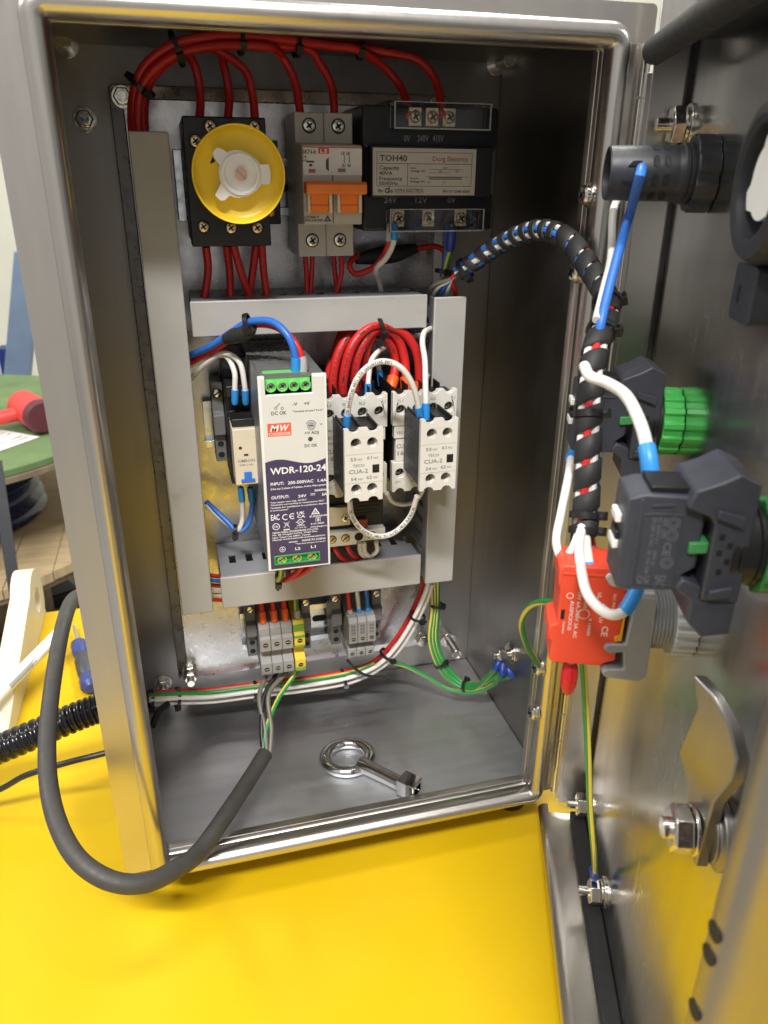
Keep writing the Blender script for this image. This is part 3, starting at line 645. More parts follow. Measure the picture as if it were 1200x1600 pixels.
for x, z in ((202.4, 331), (213.3, 331), (224.3, 331), (192.5, 273.2), (212.6, 273.2), (234.5, 273.2)):
    g = G(); g.box(x-4, x+4, -54.2, -53.1, z-5, z+5); screw_head(g, (x, -54.2, z), (0, -1, 0), 3.6, 2.0, 'x', 0, 1); tr.part('terminal_screw', g, [brass, dark_hole], 0.1)
tr.part('rating_label', G().box(174.1, 240.6, -61.5, -61.05, 286.9, 313.4), label_pl, 0.1)
g = G(); Y = -61.58
def fr_(x0, x1, z0, z1, t=0.28, mi=0): g.box(x0, x1, Y, Y+0.04, z0, z0+t, mi); g.box(x0, x1, Y, Y+0.04, z1-t, z1, mi); g.box(x0, x0+t, Y, Y+0.04, z0+t, z1-t, mi); g.box(x1-t, x1, Y, Y+0.04, z0+t, z1-t, mi)
fr_(176.4, 238, 292.0, 311.2); g.box(176.8, 237.6, Y, Y+0.04, 304.6, 304.9); g.box(196, 196.3, Y, Y+0.04, 292.3, 304.5)
s3 = 0.37
g.text('TOH40', 178.2, 306.2, 3.3, Y, 17.5, mi=0); g.text('Dorg Electrics', 212, 306.4, 2.6, Y, 23, mi=1)
g.text('Capacity', 178, 301.4, 2.1, Y, 12.8); g.text('40VA', 178, 298.4, 2.1, Y, 8.5); g.text('Frequency', 178, 295.4, 2.1, Y, 14.8); g.text('50/60Hz', 178, 292.8, 1.9, Y, 12)
g.text('Input', 197.6, 302, 1.0, Y, 4.2, mi=2); g.text('Voltage AC', 197.6, 300.2, 1.2, Y, 10, mi=2); g.text('Output', 197.6, 296.2, 1.0, Y, 5.5, mi=2); g.text('Voltage AC', 197.6, 294.2, 1.2, Y, 10, mi=2)
g.box(210, 232, Y, Y+0.04, 301.6, 301.8, 2); g.box(210, 224, Y, Y+0.04, 299.7, 299.9, 2); g.box(208, 236, Y, Y+0.04, 297.4, 297.6, 2); g.box(210, 232, Y, Y+0.04, 295.9, 296.05, 2)
for k in range(16): g.prism([circ(210.6+k*1.35, 296.8, 0.72, 10), circ(210.6+k*1.35, 296.8, 0.45, 10)], 'y', Y, Y+0.04, 2)
for tx, x, z in (('415V', 219, 302.2), ('240V', 216, 300.2), ('175V', 227, 300.2), ('24V', 209, 294), ('12V', 219, 294), ('0', 231, 294)): g.text(tx, x, z, 0.9, Y, mi=2)
g.text('By', 177.2, 288.6, 1.9, Y, 3.4, ital=0.25); g.prism([circ(183.1, 289.6, 1.5, 16), circ(183.1, 289.6, 0.8, 16)], 'y', Y, Y+0.04); g.box(184.2, 184.8, Y, Y+0.04, 288.2, 292); g.text('e', 185.2, 288.4, 2.6, Y)
g.text('DORG ELECTRICS', 188, 289, 1.7, Y, 18.5); g.box(188, 206.5, Y, Y+0.04, 288.2, 288.45); g.text('PH 07 3348 6000', 219.5, 288.4, 1.5, Y, 18)
tr.part('label_print', g, [ink_grey, ink_brown, ink_grey], flat=True)
g = G(); Y = -53.12
for tx, px0, px1, py in (('0V', 631, 641, 221), ('240V', 652, 670, 221), ('415V', 676, 693, 221), ('24V', 600, 620, 317), ('12V', 649, 668, 317), ('0V', 699, 712, 317)): ptext(g, tx, px0, px1, py, 9, Y, 0, 0.39)
tr.part('voltage_print', g, ink_lgrey, flat=True)
Y = -61.6; a = at(676, 340, Y); g = G(); g.prism([[(a.x+0.6, a.z+3.2), (a.x-1.3, a.z-0.2), (a.x, a.z-0.1), (a.x-0.8, a.z-3.4), (a.x+1.4, a.z+0.5), (a.x+0.2, a.z+0.4)]], 'y', Y, Y+0.06); tr.part('hazard_mark', g, ink_white, flat=True)

# ================================================================== power supply
W0, W1, V0, V1 = 91.2, 131.2, 67.0, 192.2
ps = Dev('power_supply', 'tall white and navy fronted power supply unit with green terminals', 'power supply', (111, 0, 67))
g = G(); g.box(W0+0.6, W0+1.8, -117, -9, V0+0.6, V1-0.6); g.box(W1-1.8, W1-0.6, -117, -9, V0+0.6, V1-0.6); g.box(W0+1.9, W1-1.9, -11, -9, V0+1, V1-1); g.box(W0+1.9, W1-1.9, -117, -9, V0+0.6, V0+1.8); ps.part('case', g, psu_case, 0.3)
holes = []
for j in range(12):
    for i in range(6):
        hx = W0+5.2+i*5.6+(2.8 if j % 2 else 0); hy = -20-j*5.0
        if hx < W1-4: holes.append(list(reversed(circ(hx, hy, 2.1, 6))))
g = G(); g.prism([[(W0+1.9, -117), (W1-1.9, -117), (W1-1.9, -11.1), (W0+1.9, -11.1)]] + holes + [[(W0+4, -111), (W0+4, -99), (W1-8, -99), (W1-8, -111)]], 'z', V1-1.8, V1-0.6); ps.part('vented_top', g, psu_case)
g = G(); g.box(W0+5, W1-5, -95, -20, V0+8, V1-10); g.box(W0+8, W0+16, -70, -40, V1-10, V1-6); g.cyl((W0+26, -60, V1-10), (W0+26, -60, V1-4), 6, 20); g.cyl((W0+28, -35, V1-10), (W0+28, -35, V1-4), 5, 20); ps.part('circuit_board', g, [green_dk], 0.3)
T0, T1, T2, T3 = 95.2, 122.8, 181.0, 191.6
Bq = (95.0, 124.4, 71.2, 77.8)
g = G(); g.prism([[(W0, V0), (W1, V0), (W1, V1), (T1, V1), (T1, T2), (T0, T2), (T0, V1), (W0, V1)], [(Bq[0], Bq[2]), (Bq[1], Bq[2]), (Bq[1], Bq[3]), (Bq[0], Bq[3])]], 'y', -120.4, -117.2); ps.part('front_frame', g, psu_edge, 0.4)
Y = -120.8
g = G(); F0, F1 = W0+1.6, W1-1.6
wave = [(F0 + (F1-F0)*t/24, 139.6 + 2.0*math.sin(t/24*6.0+0.35) + 0.6*(t/24)) for t in range(25)]
top = [(F1, V1-1.4), (T1+0.1, V1-1.4), (T1+0.1, T2-0.2), (T0-0.1, T2-0.2), (T0-0.1, V1-1.4), (F0, V1-1.4)]
g.prism([wave + top], 'y', Y, -120.45); ps.part('front_sticker', g, psu_white)
g = G(); g.prism([[(F0, V0+1.6), (F1, V0+1.6)] + list(reversed(wave)), list(reversed([(Bq[0], Bq[2]), (Bq[1], Bq[2]), (Bq[1], Bq[3]), (Bq[0], Bq[3])]))], 'y', Y-0.02, -120.47); ps.part('navy_sticker', g, psu_navy)
# top terminal
g = G(); g.box(T0+0.5, T1-0.5, -116.5, -100, T2+3.4, T3-0.6)
tt = ps.part('output_terminal', g, green_t, 0.5)
ps.part('terminal_recess', G().box(T0-1, T1+1, -99.5, -98.5, T2-2, T3-1), dark_hole, 0, tt)
for i in range(4):
    x = T0+3.7+i*6.75; g = G(); g.lathe([(3.5, 0), (3.5, 14), (3.1, 15.4), (2.4, 15.4), (2.4, 13)], (x, -103, T2+4.4), (0, -1, 0), 22); ps.part('barrel', g, green_t, 0, tt)
    g = G(); screw_head(g, (x, -116.2, T2+4.4), (0, -1, 0), 2.3, 0.9); ps.part('terminal_screw', g, [steel_bolt, dark_hole], 0, tt)
g = G(); g.box(Bq[0]+0.3, Bq[1]-0.3, -119.5, -117.5, Bq[2]+0.3, Bq[3]-0.3); bt = ps.part('input_terminal', g, green_dk, 0.2)
g = G(); g.prism([[(Bq[0], Bq[2]), (Bq[1], Bq[2]), (Bq[1], Bq[3]), (Bq[0], Bq[3])], [(Bq[0]+1, Bq[2]+1), (Bq[1]-1, Bq[2]+1), (Bq[1]-1, Bq[3]-1), (Bq[0]+1, Bq[3]-1)]], 'y', -121.6, -119.6); ps.part('terminal_rim', g, green_dk, 0.2, bt)
for i in range(3):
    x = Bq[0]+5+i*9.6; g = G(); g.prism([circ(x, 74.5, 3.0, 20), circ(x, 74.5, 2.4, 20)], 'y', -121, -119.55, 2); screw_head(g, (x, -119.6, 74.5), (0, -1, 0), 2.3, 0.6, '-'); ps.part('terminal_screw', g, [brass, dark_hole, green_t], 0, bt)
g = G(); Y = -120.86                                    # printing on the white part (0 grey, 1 badge, 2 pink, 3 white)
a = at(431, 638, Y); g.prism([circ(a.x, a.z, 0.9, 12), circ(a.x, a.z, 0.6, 12)], 'y', Y, Y+0.03); a2 = at(441, 638, Y); g.prism([circ(a2.x, a2.z, 0.9, 12), circ(a2.x, a2.z, 0.6, 12)], 'y', Y, Y+0.03)
b = at(437, 630, Y); g.prism([[(a.x+0.2, a.z+0.9), (b.x, b.z), (b.x+0.3, b.z-0.2), (a.x+0.7, a.z+0.7)]], 'y', Y, Y+0.03)
for tx, x0, x1, py, h in (('-V', 457, 465, 634, 5), ('+V', 475, 484, 633, 5.5), ('DC OK', 424, 448, 649, 6), ('"Terminal torque 7 Lb-in"', 457, 505, 644.5, 3), ('+V ADJ', 476, 498, 679, 5), ('DC OK', 476, 496, 699, 5.2), ('+', 500, 503.5, 664.5, 4)): ptext(g, tx, x0, x1, py, h, Y)
a = at(486, 665, Y); g.prism([circ(a.x, a.z, 3.3, 16, 10, 160) + list(reversed(circ(a.x, a.z, 2.95, 16, 10, 160)))], 'y', Y, Y+0.03)
b = at(485, 686, Y); g.prism([circ(b.x, b.z, 1.45, 18)], 'y', Y, Y+0.03)
a0 = at(417.3, 660, Y); b0 = at(455.5, 682, Y); mh = 8.0; mw = b0.x-a0.x; mz = at(418, 683, Y).z
g.box(a0.x, b0.x, Y, Y+0.03, mz, mz+mh, 1); g.box(a0.x+0.7, b0.x-0.7, Y-0.04, Y-0.01, mz+0.5, mz+2.3, 2)
g.text('M', a0.x+1.4, mz+3.1, 3.9, Y-0.05, (mw-3.4)*0.42, mi=3, ital=0.3); g.text('W', a0.x+1.6+(mw-3.4)*0.46, mz+3.1, 3.9, Y-0.07, (mw-3.4)*0.5, mi=3, ital=0.3); g.text('MEAN WELL', a0.x+1.3, mz+0.8, 1.2, Y-0.06, mw-2.8, mi=1)
ps.part('front_print', g, [ink_grey, mw_red, mw_pink, ink_white], flat=True)
g = G(); a = at(486, 665, Y)
g.lathe([(2.35, 0), (2.6, 0.25), (2.0, 0.35), (1.9, -1.2)], (a.x, -120.85, a.z), (0, -1, 0), 20); g.box(a.x-1.4, a.x+1.4, -120.95, -120.8, a.z-0.25, a.z+0.25, 1); ps.part('trimmer', g, [fer_grey, dark_hole])
g = G(); Y = -120.9                                     # white printing on navy
for tx, x0, x1, py, h in (('WDR-120-24', 422.5, 510, 742, 11.5), ('INPUT:', 423, 444, 759, 5.2), ('200-500VAC', 450, 490, 757, 5.5), ('1.4A', 496.5, 510.5, 753, 5.2),
        ('(Use any 2 phase of 3-phase, 4-wire Wye system)', 423, 511, 766, 3.2), ('50/60Hz', 491.5, 511, 768, 4), ('OUTPUT:', 424, 452, 780.5, 5.5), ('24V', 466, 479, 777.5, 5), ('5A', 503, 511, 774.5, 5),
        ('"Use copper wire only, 60/75C"', 422.5, 480, 787, 2.6), ('"Maximum surrounding air temperature: 55C"', 422.5, 507, 791, 2.6), ('"Suitable for installation in a pollution degree', 422.5, 511, 795.5, 2.6), ('2 environment"', 422.5, 451, 799.5, 2.6),
        ('EAC', 423.5, 437, 813.5, 10.5), ('UK', 464, 476.5, 804, 5), ('CA', 464.5, 477, 809.5, 5), ('BS EN/EN61558', 484, 512, 808.5, 3.2), ('R-41178007', 486, 507, 820, 3), ('www.bis.gov.in', 485, 511, 824.5, 2.8),
        ('MEAN WELL ENTERPRISES CO.,LTD.', 426, 498, 834.5, 3.1), ('No. 28, Wuquan 3rd Rd., Wugu Dist.,', 426, 497, 838, 2.8), ('New Taipei City 24891, Taiwan', 426, 485, 842, 2.8), ('Manual: www.meanwell.com/manual.html', 426, 508, 845.5, 2.8), ('AFN602', 451, 465, 848.5, 2.8), ('MADE IN CHINA', 472, 509, 846, 3.6), ('"Terminal torque: 5.3 Lb-in"', 462, 509, 851, 2.4), ('L2', 461.5, 469.5, 859.5, 5.2), ('L1', 486, 493.5, 856.5, 5.2)):
    ptext(g, tx, x0, x1, py, h, Y)
for k in range(2): a = at(485, 774-k*0, Y); g.box(a.x, a.x+3, Y, Y+0.03, a.z+0.9-k*0.9, a.z+1.2-k*0.9)
def arc(cx, cz, r, t, a0, a1): g.prism([circ(cx, cz, r, 18, a0, a1) + list(reversed(circ(cx, cz, r-t, 18, a0, a1)))], 'y', Y, Y+0.03)
def ring(cx, cz, r, t): g.prism([circ(cx, cz, r, 20), circ(cx, cz, r-t, 20)], 'y', Y, Y+0.03)
a = P2(446, 808, Y); arc(*a, 2.0, 0.55, 50, 310); a = P2(457, 806.5, Y); arc(*a, 2.0, 0.55, 50, 310); g.box(a[0]-1.4, a[0]+0.9, Y, Y+0.03, a[1]-0.25, a[1]+0.25)
a = P2(493, 801, Y); g.prism([[(a[0]-2.8, a[1]-1), (a[0]+2.8, a[1]-1), (a[0], a[1]+3.4)], [(a[0]-1.7, a[1]-0.4), (a[0], a[1]+2.3), (a[0]+1.7, a[1]-0.4)]], 'y', Y, Y+0.03); ring(a[0], a[1]+0.5, 0.8, 0.3)
a = P2(431.5, 823, Y); ring(*a, 2.3, 0.45); g.text('10', a[0]-1.0, a[1]-0.7, 1.4, Y, 2.0)
a = P2(448, 820, Y)
for sg in (-1, 1): g.prism([[(a[0]-2*sg, a[1]-1.9), (a[0]-1.6*sg, a[1]-1.9), (a[0]+2*sg, a[1]+2), (a[0]+1.6*sg, a[1]+2)]], 'y', Y, Y+0.03)
g.box(a[0]-1.2, a[0]+1.2, Y, Y+0.03, a[1]+1.0, a[1]+1.3); g.box(a[0]-1.0, a[0]-0.75, Y, Y+0.03, a[1]-1.5, a[1]+1); g.box(a[0]+0.75, a[0]+1.0, Y, Y+0.03, a[1]-1.5, a[1]+1)
a = P2(448, 827.5, Y); g.box(a[0]-2.0, a[0]+2.0, Y, Y+0.03, a[1]-0.35, a[1]+0.35)
a = P2(469.5, 815.5, Y); ring(*a, 1.9, 0.4); g.text('UL', a[0]-0.9, a[1]-0.6, 1.2, Y, 1.8); g.box(a[0]-3, a[0]-2, Y, Y+0.03, a[1]-0.2, a[1]+0.2); g.box(a[0]+2, a[0]+3, Y, Y+0.03, a[1]-0.2, a[1]+0.2)
ptext(g, 'E183223', 464, 476, 822.5, 2.4, Y); ptext(g, 'Ind. Cont. Eq.', 461, 479, 826, 2.2, Y)
a = P2(497, 812, Y); g.box(a[0]-1.5, a[0]+1.5, Y, Y+0.03, a[1]+1.4, a[1]+1.65); g.box(a[0]-1.5, a[0]-1.25, Y, Y+0.03, a[1]-1.4, a[1]+1.4); g.box(a[0]+1.25, a[0]+1.5, Y, Y+0.03, a[1]-1.4, a[1]+1.4); g.text('8', a[0]-0.6, a[1]-1, 2.0, Y)
a = P2(441.5, 858.5, Y); ring(*a, 1.9, 0.35); g.box(a[0]-0.15, a[0]+0.15, Y, Y+0.03, a[1], a[1]+1.3); g.box(a[0]-1.0, a[0]+1.0, Y, Y+0.03, a[1]-0.2, a[1]+0.1); g.box(a[0]-0.6, a[0]+0.6, Y, Y+0.03, a[1]-0.7, a[1]-0.45)
ps.part('navy_print', g, ink_white, flat=True)

# ================================================================== relays on sockets
def relay(x0, label):
    d = Dev('relay', label, 'relay', (x0+8, 0, 100), 'small relays left of the power supply')
    g = G(); g.prism([[(-7.7, 100.5), (-48, 100.5), (-58, 106), (-58, 151), (-50, 153), (-50, 164), (-62, 166), (-62, 173), (-44, 175), (-44, 188), (-7.7, 188)]], 'x', x0-0.8, x0+15.6); d.part('socket', g, black_pl, 0.5)
    g = G(); g.box(x0, x0+14.8, -80, -58.2, 111.5, 149.5); d.part('relay_case', g, cream, 0.5)
    g = G(); g.box(x0+0.4, x0+14.4, -76, -58, 150, 155); d.part('release_lever', g, black_pl, 0.5)
    for i in (0, 1): 
        g = G(); g.lathe([(2.6, 0), (2.6, 0.6)], (x0+3.8+i*7, -62.2, 169.5), (0, -1, 0), 14); d.part('terminal_screw', g, [dark_hole])
    g = G(); Y = -80.1
    g.prism([[(x0+3.5, 113.5), (x0+12.5, 113.5), (x0+12.5, 115.6), (x0+10.5, 115.6), (x0+10.5, 120.6), (x0+5.6, 120.6), (x0+5.6, 115.6), (x0+3.5, 115.6)]], 'y', -80.9, -80.05); d.part('test_tab', g, blue_tab, 0.2)
    g = G(); g.text('OMRON', x0+2.3, 127.2, 2.0, Y, 10.8, mi=0); g.text('G2R-1-SN', x0+3, 124.8, 1.1, Y, 9, mi=0); g.box(x0+6.4, x0+9.2, Y, Y+0.05, 131.4, 132.8, 1); g.prism([circ(x0+4.4, 137, 1.1, 14)], 'y', Y, Y+0.05, 1); d.part('case_print', g, [ink_lgrey, ink_black], flat=True)
    return d
relay(77.4, 'small cream relay with a blue tab, left one of the pair')
relay(94.4, 'small cream relay mostly hidden behind the power supply')

# ================================================================== end stops on the rails
def end_stop(x0, x1, zc, label, wide=29):
    d = Dev('end_stop', label, 'end stop', ((x0+x1)/2, 0, zc-wide), 'grey end stops clamping devices on the rails')
    pr = [(-7.7, zc-wide), (-26, zc-wide), (-26, zc-wide+18), (-31, zc-wide+21), (-31, zc+6), (-27, zc+8), (-27, zc+wide), (-7.7, zc+wide)]
    d.part('clamp_body', G().prism([pr], 'x', x0, x1), term_dark, 0.5)
    xm = (x0+x1)/2
    g = G(); g.lathe([(3.4, 0), (3.4, 0.1)], (xm, -27.05, zc+wide-8), (0, -1, 0), 18, 1); screw_head(g, (xm, -27.1, zc+wide-8), (0, -1, 0), 2.9, 0.9, '-', 0, 1); d.part('screw', g, [steel_bolt, dark_hole])
    for dz in (5, 13):
        g = G(); g.prism([circ(xm, zc-wide+dz, 2.9, 18), circ(xm, zc-wide+dz, 2.3, 18)], 'y', -26.5, -26.02, 0); g.prism([circ(xm, zc-wide+dz, 2.25, 18)], 'y', -26.1, -26.03, 1); d.part('screw_hole', g, [term_dark, dark_hole])
    return d
end_stop(68.4, 78.6-2.5, 139, 'dark grey end stop left of the relays on the middle rail')
end_stop(80.2, 88.0, -32, 'dark grey end stop left of the wide grey terminals', 26)
end_stop(124.4, 131.4, -32, 'dark grey end stop right of the green yellow terminal', 26)
end_stop(148.2, 156.6, -32, 'dark grey end stop left of the small grey terminals', 26)
end_stop(182.4, 190.5, -32, 'dark grey end stop right of the small grey terminals', 26)

# ================================================================== terminal blocks
def terminal(x0, wd, m1, m2, label, small=False, group='terminal blocks on the lower rail'):
    d = Dev('terminal_block', label, 'terminal block', (x0+wd/2, 0, -66), group); x1 = x0+wd-0.25; xm = x0+wd/2
    if not small:
        pr = [(-7.7, -64.5), (-45, -64.5), (-46, -63), (-46, -53.5), (-40, -50), (-39, -46), (-47, -41.5), (-47, -30.5), (-44, -29), (-44, -22.4), (-41, -21.4), (-7.7, -18)]; hz = ((-47, -35.6), (-46, -58.8)); hr = wd*0.30
    else:
        pr = [(-7.7, -64), (-39, -64), (-40, -63), (-40, -56), (-34, -53), (-34, -50), (-45, -47), (-45, -28), (-42, -24.5), (-7.7, -22)]; hz = ((-45, -43), (-40, -60)); hr = wd*0.29
    d.part('housing', G().prism([pr], 'x', x0, x1), m1, 0.35)
    for y, z in hz:
        g = G(); g.prism([circ(xm, z, hr, 18), circ(xm, z, hr*0.82, 18)], 'y', y-0.5, y-0.02, 0); g.prism([circ(xm, z, hr*0.8, 18)], 'y', y-0.12, y-0.04, 1); g.box(xm-hr*0.6, xm+hr*0.6, y-0.2, y-0.13, z-0.25, z+0.25, 2); d.part('screw_hole', g, [m1, dark_hole, steel_bolt])
    if m2: d.part('colour_band', G().box(x0+0.02, x1-0.02, -47.4, -47.05, -41.2, -36 if False else -39.5), m2); d.part('colour_band', G().box(x0+0.02, x1-0.02, -46.45, -46.05, -64, -61), m2); d.part('colour_band', G().box(x0+0.02, x1-0.02, -44.45, -44.03, -28.8, -22.6), m2); d.part('colour_band', G().box(x0+0.02, x1-0.02, -47.42, -47.06, -33, -30.8), m2)
    elif not small: d.part('marker_strip', G().box(x0+0.3, x1-0.3, -44.6, -44.05, -28.6, -23), grey_lt if False else term_grey, 0.15)
    if small:
        g = G()
        for k in range(6): g.box(xm-1.8+(k % 2)*1.9, xm-0.4+(k % 2)*1.9, -45.4, -45.03, -32-(k//2)*3.2, -30-(k//2)*3.2)
        d.part('marker_ribs', g, term_dark)
    return d
for i, t in enumerate(('leftmost of the three wide grey terminal blocks', 'middle one of the three wide grey terminal blocks', 'rightmost of the three wide grey terminal blocks')): terminal(88.4+i*8.7, 8.6, term_grey, None, t)
terminal(115.2, 8.6, term_yellow, term_green, 'green and yellow earth terminal block')
for i, t in enumerate(('leftmost of the three small grey terminal blocks', 'middle one of the three small grey terminal blocks', 'rightmost of the three small grey terminal blocks')): terminal(159.2+i*7.5, 7.4, term_grey, None, t, True)

# ================================================================== contactors
def notched(x0, x1, z0, z1, ncol, r, top=True, bot=True):   # plate outline with round wire notches
    w_ = (x1-x0)/ncol; o = [(x0, z0)]
    if bot:
        for i in range(ncol):
            c = x0+w_*(i+0.5); o += [(c+r*math.cos(R(a)), z0+r*0.8*math.sin(R(a))) for a in range(180, -1, -30)]
    o += [(x1, z0), (x1, z1)]
    if top:
        for i in reversed(range(ncol)):
            c = x0+w_*(i+0.5); o += [(c+r*math.cos(R(a)), z1-r*0.8*math.sin(R(a))) for a in range(0, 181, 30)]
    o.append((x0, z1)); return o
def contactor(x0, label, plastic):
    d = Dev('contactor', label, 'contactor', (x0+22, 0, 96), 'contactors on the middle rail')
    x1 = x0+45; Y = -80
    g = G(); g.box(x0+0.8, x1-0.8, -50, -7.7, 97, 168); g.box(x0+1.5, x1-1.5, -74, -50.2, 100, 164); d.part('black_body', g, black_pl, 0.6)
    for i in range(4): c = x0+45/4*(i+0.5); d.part('terminal_wall', G().box(c-5.4, c-4.6, -73, -40, 164.2, 170), black_pl)
    w_ = 45/4; up = notched(x0, x1, 144, 167, 4, 3.2, True, False); hs = [list(reversed(circ(x0+w_*(i+0.5), 155, 3.3, 18))) for i in range(4)]
    d.part('upper_front', G().prism([up]+hs, 'y', Y, Y+5.5), plastic, 0.4)
    lo = notched(x0, x1, 96.2, 118, 4, 3.2, False, True); hs = [list(reversed(circ(x0+w_*(i+0.5), 110, 3.3, 18))) for i in range(4)]
    d.part('lower_front', G().prism([lo]+hs, 'y', Y, Y+5.5), plastic, 0.4)
    d.part('name_band', G().box(x0+1.2, x0+12, Y+0.6, Y+5.5, 135, 143.8), plastic, 0.3); d.part('name_band', G().box(x1-12, x1-1.2, Y+0.6, Y+5.5, 135, 143.8), plastic, 0.3)
    g = G(); g.box(x0+2.6, x0+12, Y+1.4, Y+6, 118.2, 134.8); g.box(x0+12.2, x1-2, Y+1.8, Y+6, 118.2, 143.6); d.part('centre_front', g, plastic, 0.3)
    for i in range(4):
        c = x0+w_*(i+0.5)
        for z in (155, 110): g = G(); screw_head(g, (c, Y+5.6, z), (0, -1, 0), 2.6, 0.4); d.part('terminal_screw', g, [hole_screw, dark_hole])
    g = G(); T = Y-0.08
    for i, t in enumerate(('1L1', '3L2', '5L3', 'R1')): g.text(t, x0+w_*(i+0.5)+(1.2 if i == 3 else -2.5), 160.4, 1.9, T, 3.9 if i < 3 else 3)
    for i, t in enumerate(('2T1', '4T2', '6T3', 'R2')): g.text(t, x0+w_*(i+0.5)-3.4, 102.6, 1.7, T, 3.6)
    g.text('TECO', x0+2.6, 138.0, 1.9, Y+0.52, 7.6); g.text('CU-', x0+3.2, 127.6, 3.0, Y+1.32, 6.4); g.text('16', x0+4.0, 122.6, 3.0, Y+1.32, 4.6)
    d.part('front_print', g, ink_lgrey, flat=True); return d
contactor(134.6, 'left contactor, partly hidden by the power supply', cream_w)
contactor(183.4, 'right contactor next to the vertical duct', cream_w)
def aux(x0, z0, label):
    d = Dev('auxiliary_contact_block', label, 'contact block', (x0+12, -82, z0), 'clip on contact blocks on the contactors'); x1 = x0+24.4; z1 = z0+47.8; F = -120
    g = G(); g.box(x0+0.6, x0+1.6, F+3.6, -81.5, z0+2.6, z1-2.6); d.part('side_cover', g, slate_pl, 0.3)
    g = G(); g.box(x0+1.7, x1-0.6, F+12, -81.5, z0+4, z1-4); d.part('black_body', g, black_pl, 0.4)
    for c in (x0+1.7, x0+12, x1-1.8): d.part('terminal_wall', G().box(c, c+1.0, F+3.6, -84, z1-3.8, z1-1.2), black_pl); d.part('terminal_wall', G().box(c, c+1.0, F+3.6, -84, z0+1.2, z0+3.8), black_pl)
    cs = (x0+7.2, x0+17.6); hs = [list(reversed(circ(c, z, 3.35, 22))) for c in cs for z in (z0+8.3, z1-9.4)]
    d.part('front_plate', G().prism([notched(x0, x1, z0, z1, 2, 3.4)]+hs, 'y', F, F+3.4), cream_w, 0.4)
    for c in cs:
        for z in (z0+8.3, z1-9.4): g = G(); g.prism([circ(c, z, 3.3, 22), circ(c, z, 3.05, 22)], 'y', F+3.0, F+12, 2); screw_head(g, (c, F+11, z), (0, -1, 0), 2.5, 0.8); d.part('terminal_screw', g, [hole_screw, dark_hole, cream_w])
    g = G(); T = F-0.07
    for t, x, z, h, w_ in (('53', 3.6, 27.2, 2.1, 3.6), ('NO', 8.2, 27.3, 1.3, 3.0), ('61', 14.1, 27.6, 2.1, 3.2), ('NC', 18.4, 27.7, 1.3, 3.0), ('TECO', 5.0, 23.2, 1.7, 7.6), ('CUA-2', 2.6, 18.8, 2.7, 12.2), ('54', 3.8, 14.2, 2.1, 3.6), ('NO', 8.4, 14.3, 1.3, 3.0), ('62', 13.8, 14.6, 2.1, 3.6), ('NC', 18.2, 14.7, 1.3, 3.0)): g.text(t, x0+x, z0+z, h, T, w_)
    g.box(x0+0.5, x1-0.5, T, T+0.04, z1-16.5, z1-16.35); g.box(x0+0.5, x1-0.5, T, T+0.04, z0+12.4, z0+12.55)
    d.part('front_print', g, ink_lgrey, flat=True)
    g = G(); g.box(x0+17.6, x0+22, F-0.3, F-0.05, z0+18.6, z0+24); d.part('plunger', g, black_pl, 0.2)
    g = G()
    for k in range(9): g.box(x0+0.45, x0+0.55, -112+(k % 3)*1, -90-(k % 2)*6, z0+8+k*3.4, z0+8.8+k*3.4)
    d.part('side_print', g, ink_grey, flat=True)
aux(141.5, 109.2, 'clip on contact block with white arc wire, on the left contactor')
aux(190.3, 111.8, 'clip on contact block on the right contactor')

# overload relay below the left contactor
ov = Dev('overload_relay', 'black and cream overload relay below the left contactor', 'relay', (157, 0, 55))
ov.part('black_body', G().box(135, 181, -66, -0.3, 66, 94), black_pl, 0.8)
ov.part('setting_panel', G().box(135.4, 155.5, -71, -66.2, 70.5, 84.5), cream, 0.4)
g = G(); screw_head(g, (152.3, -71.1, 76.5), (0, -1, 0), 3.0, 1.0); ov.part('dial', g, [steel_bolt, dark_hole])
ov.part('reset_tab', G().box(160, 168.5, -70, -66.2, 66.5, 73), mat('brick_red_tab', (0.30, 0.055, 0.03), 0.5, 0, 0.06), 0.5)
g = G(); 
for k in range(5): g.box(160, 178, -66.6, -66.1, 86-k*2.6, 87-k*2.6)
ov.part('ribs', g, black_pl)
ov.part('terminal_strip', G().prism([[(135, 55), (160, 55), (160, 57.2), (181, 57.2), (181, 65.8), (135, 65.8)]], 'y', -72, -30), cream_w, 0.5)
for i, m_ in enumerate((brass, brass, dark_hole, steel_bolt)):
    x = 142+i*9.7; g = G(); g.prism([circ(x, 61, 3.2, 20)], 'y', -72.12, -72.03, 1); screw_head(g, (x, -72.1, 61), (0, -1, 0), 2.7, 0.6, '-', 0, 1); ov.part('terminal_screw', g, [m_, dark_hole])

# ================================================================== square key on the enclosure base
ky = Dev('square_key', 'chrome square socket key lying on the base of the enclosure', 'key', (150, -85, Z0))
c = Vector((149.0, -80.5, Z0+4.6)); g = G(); N_, M_ = 48, 14; vs = []; fs = []
for i in range(N_):
    a = 2*math.pi*i/N_
    for j in range(M_):
        b = 2*math.pi*j/M_; rr = 17.0 + 4.9*math.cos(b); vs.append((c.x+rr*math.cos(a)*1.06, c.y+rr*math.sin(a)*0.98, c.z+4.4*math.sin(b)))
for i in range(N_):
    for j in range(M_): fs.append((i*M_+j, ((i+1) % N_)*M_+j, ((i+1) % N_)*M_+(j+1) % M_, i*M_+(j+1) % M_))
ky.part('bow', G().add(vs, fs), chrome)
d = (Vector((190, -131, 0)) - Vector((160, -96.5, 0))).normalized(); a = Vector((159.0, -95.2, Z0+6.2))
g = G(); g.lathe([(6.0, -4), (6.2, 2), (5.8, 8), (5.6, 32), (6.0, 36)], a, d, 24); ky.part('stem', g, chrome)
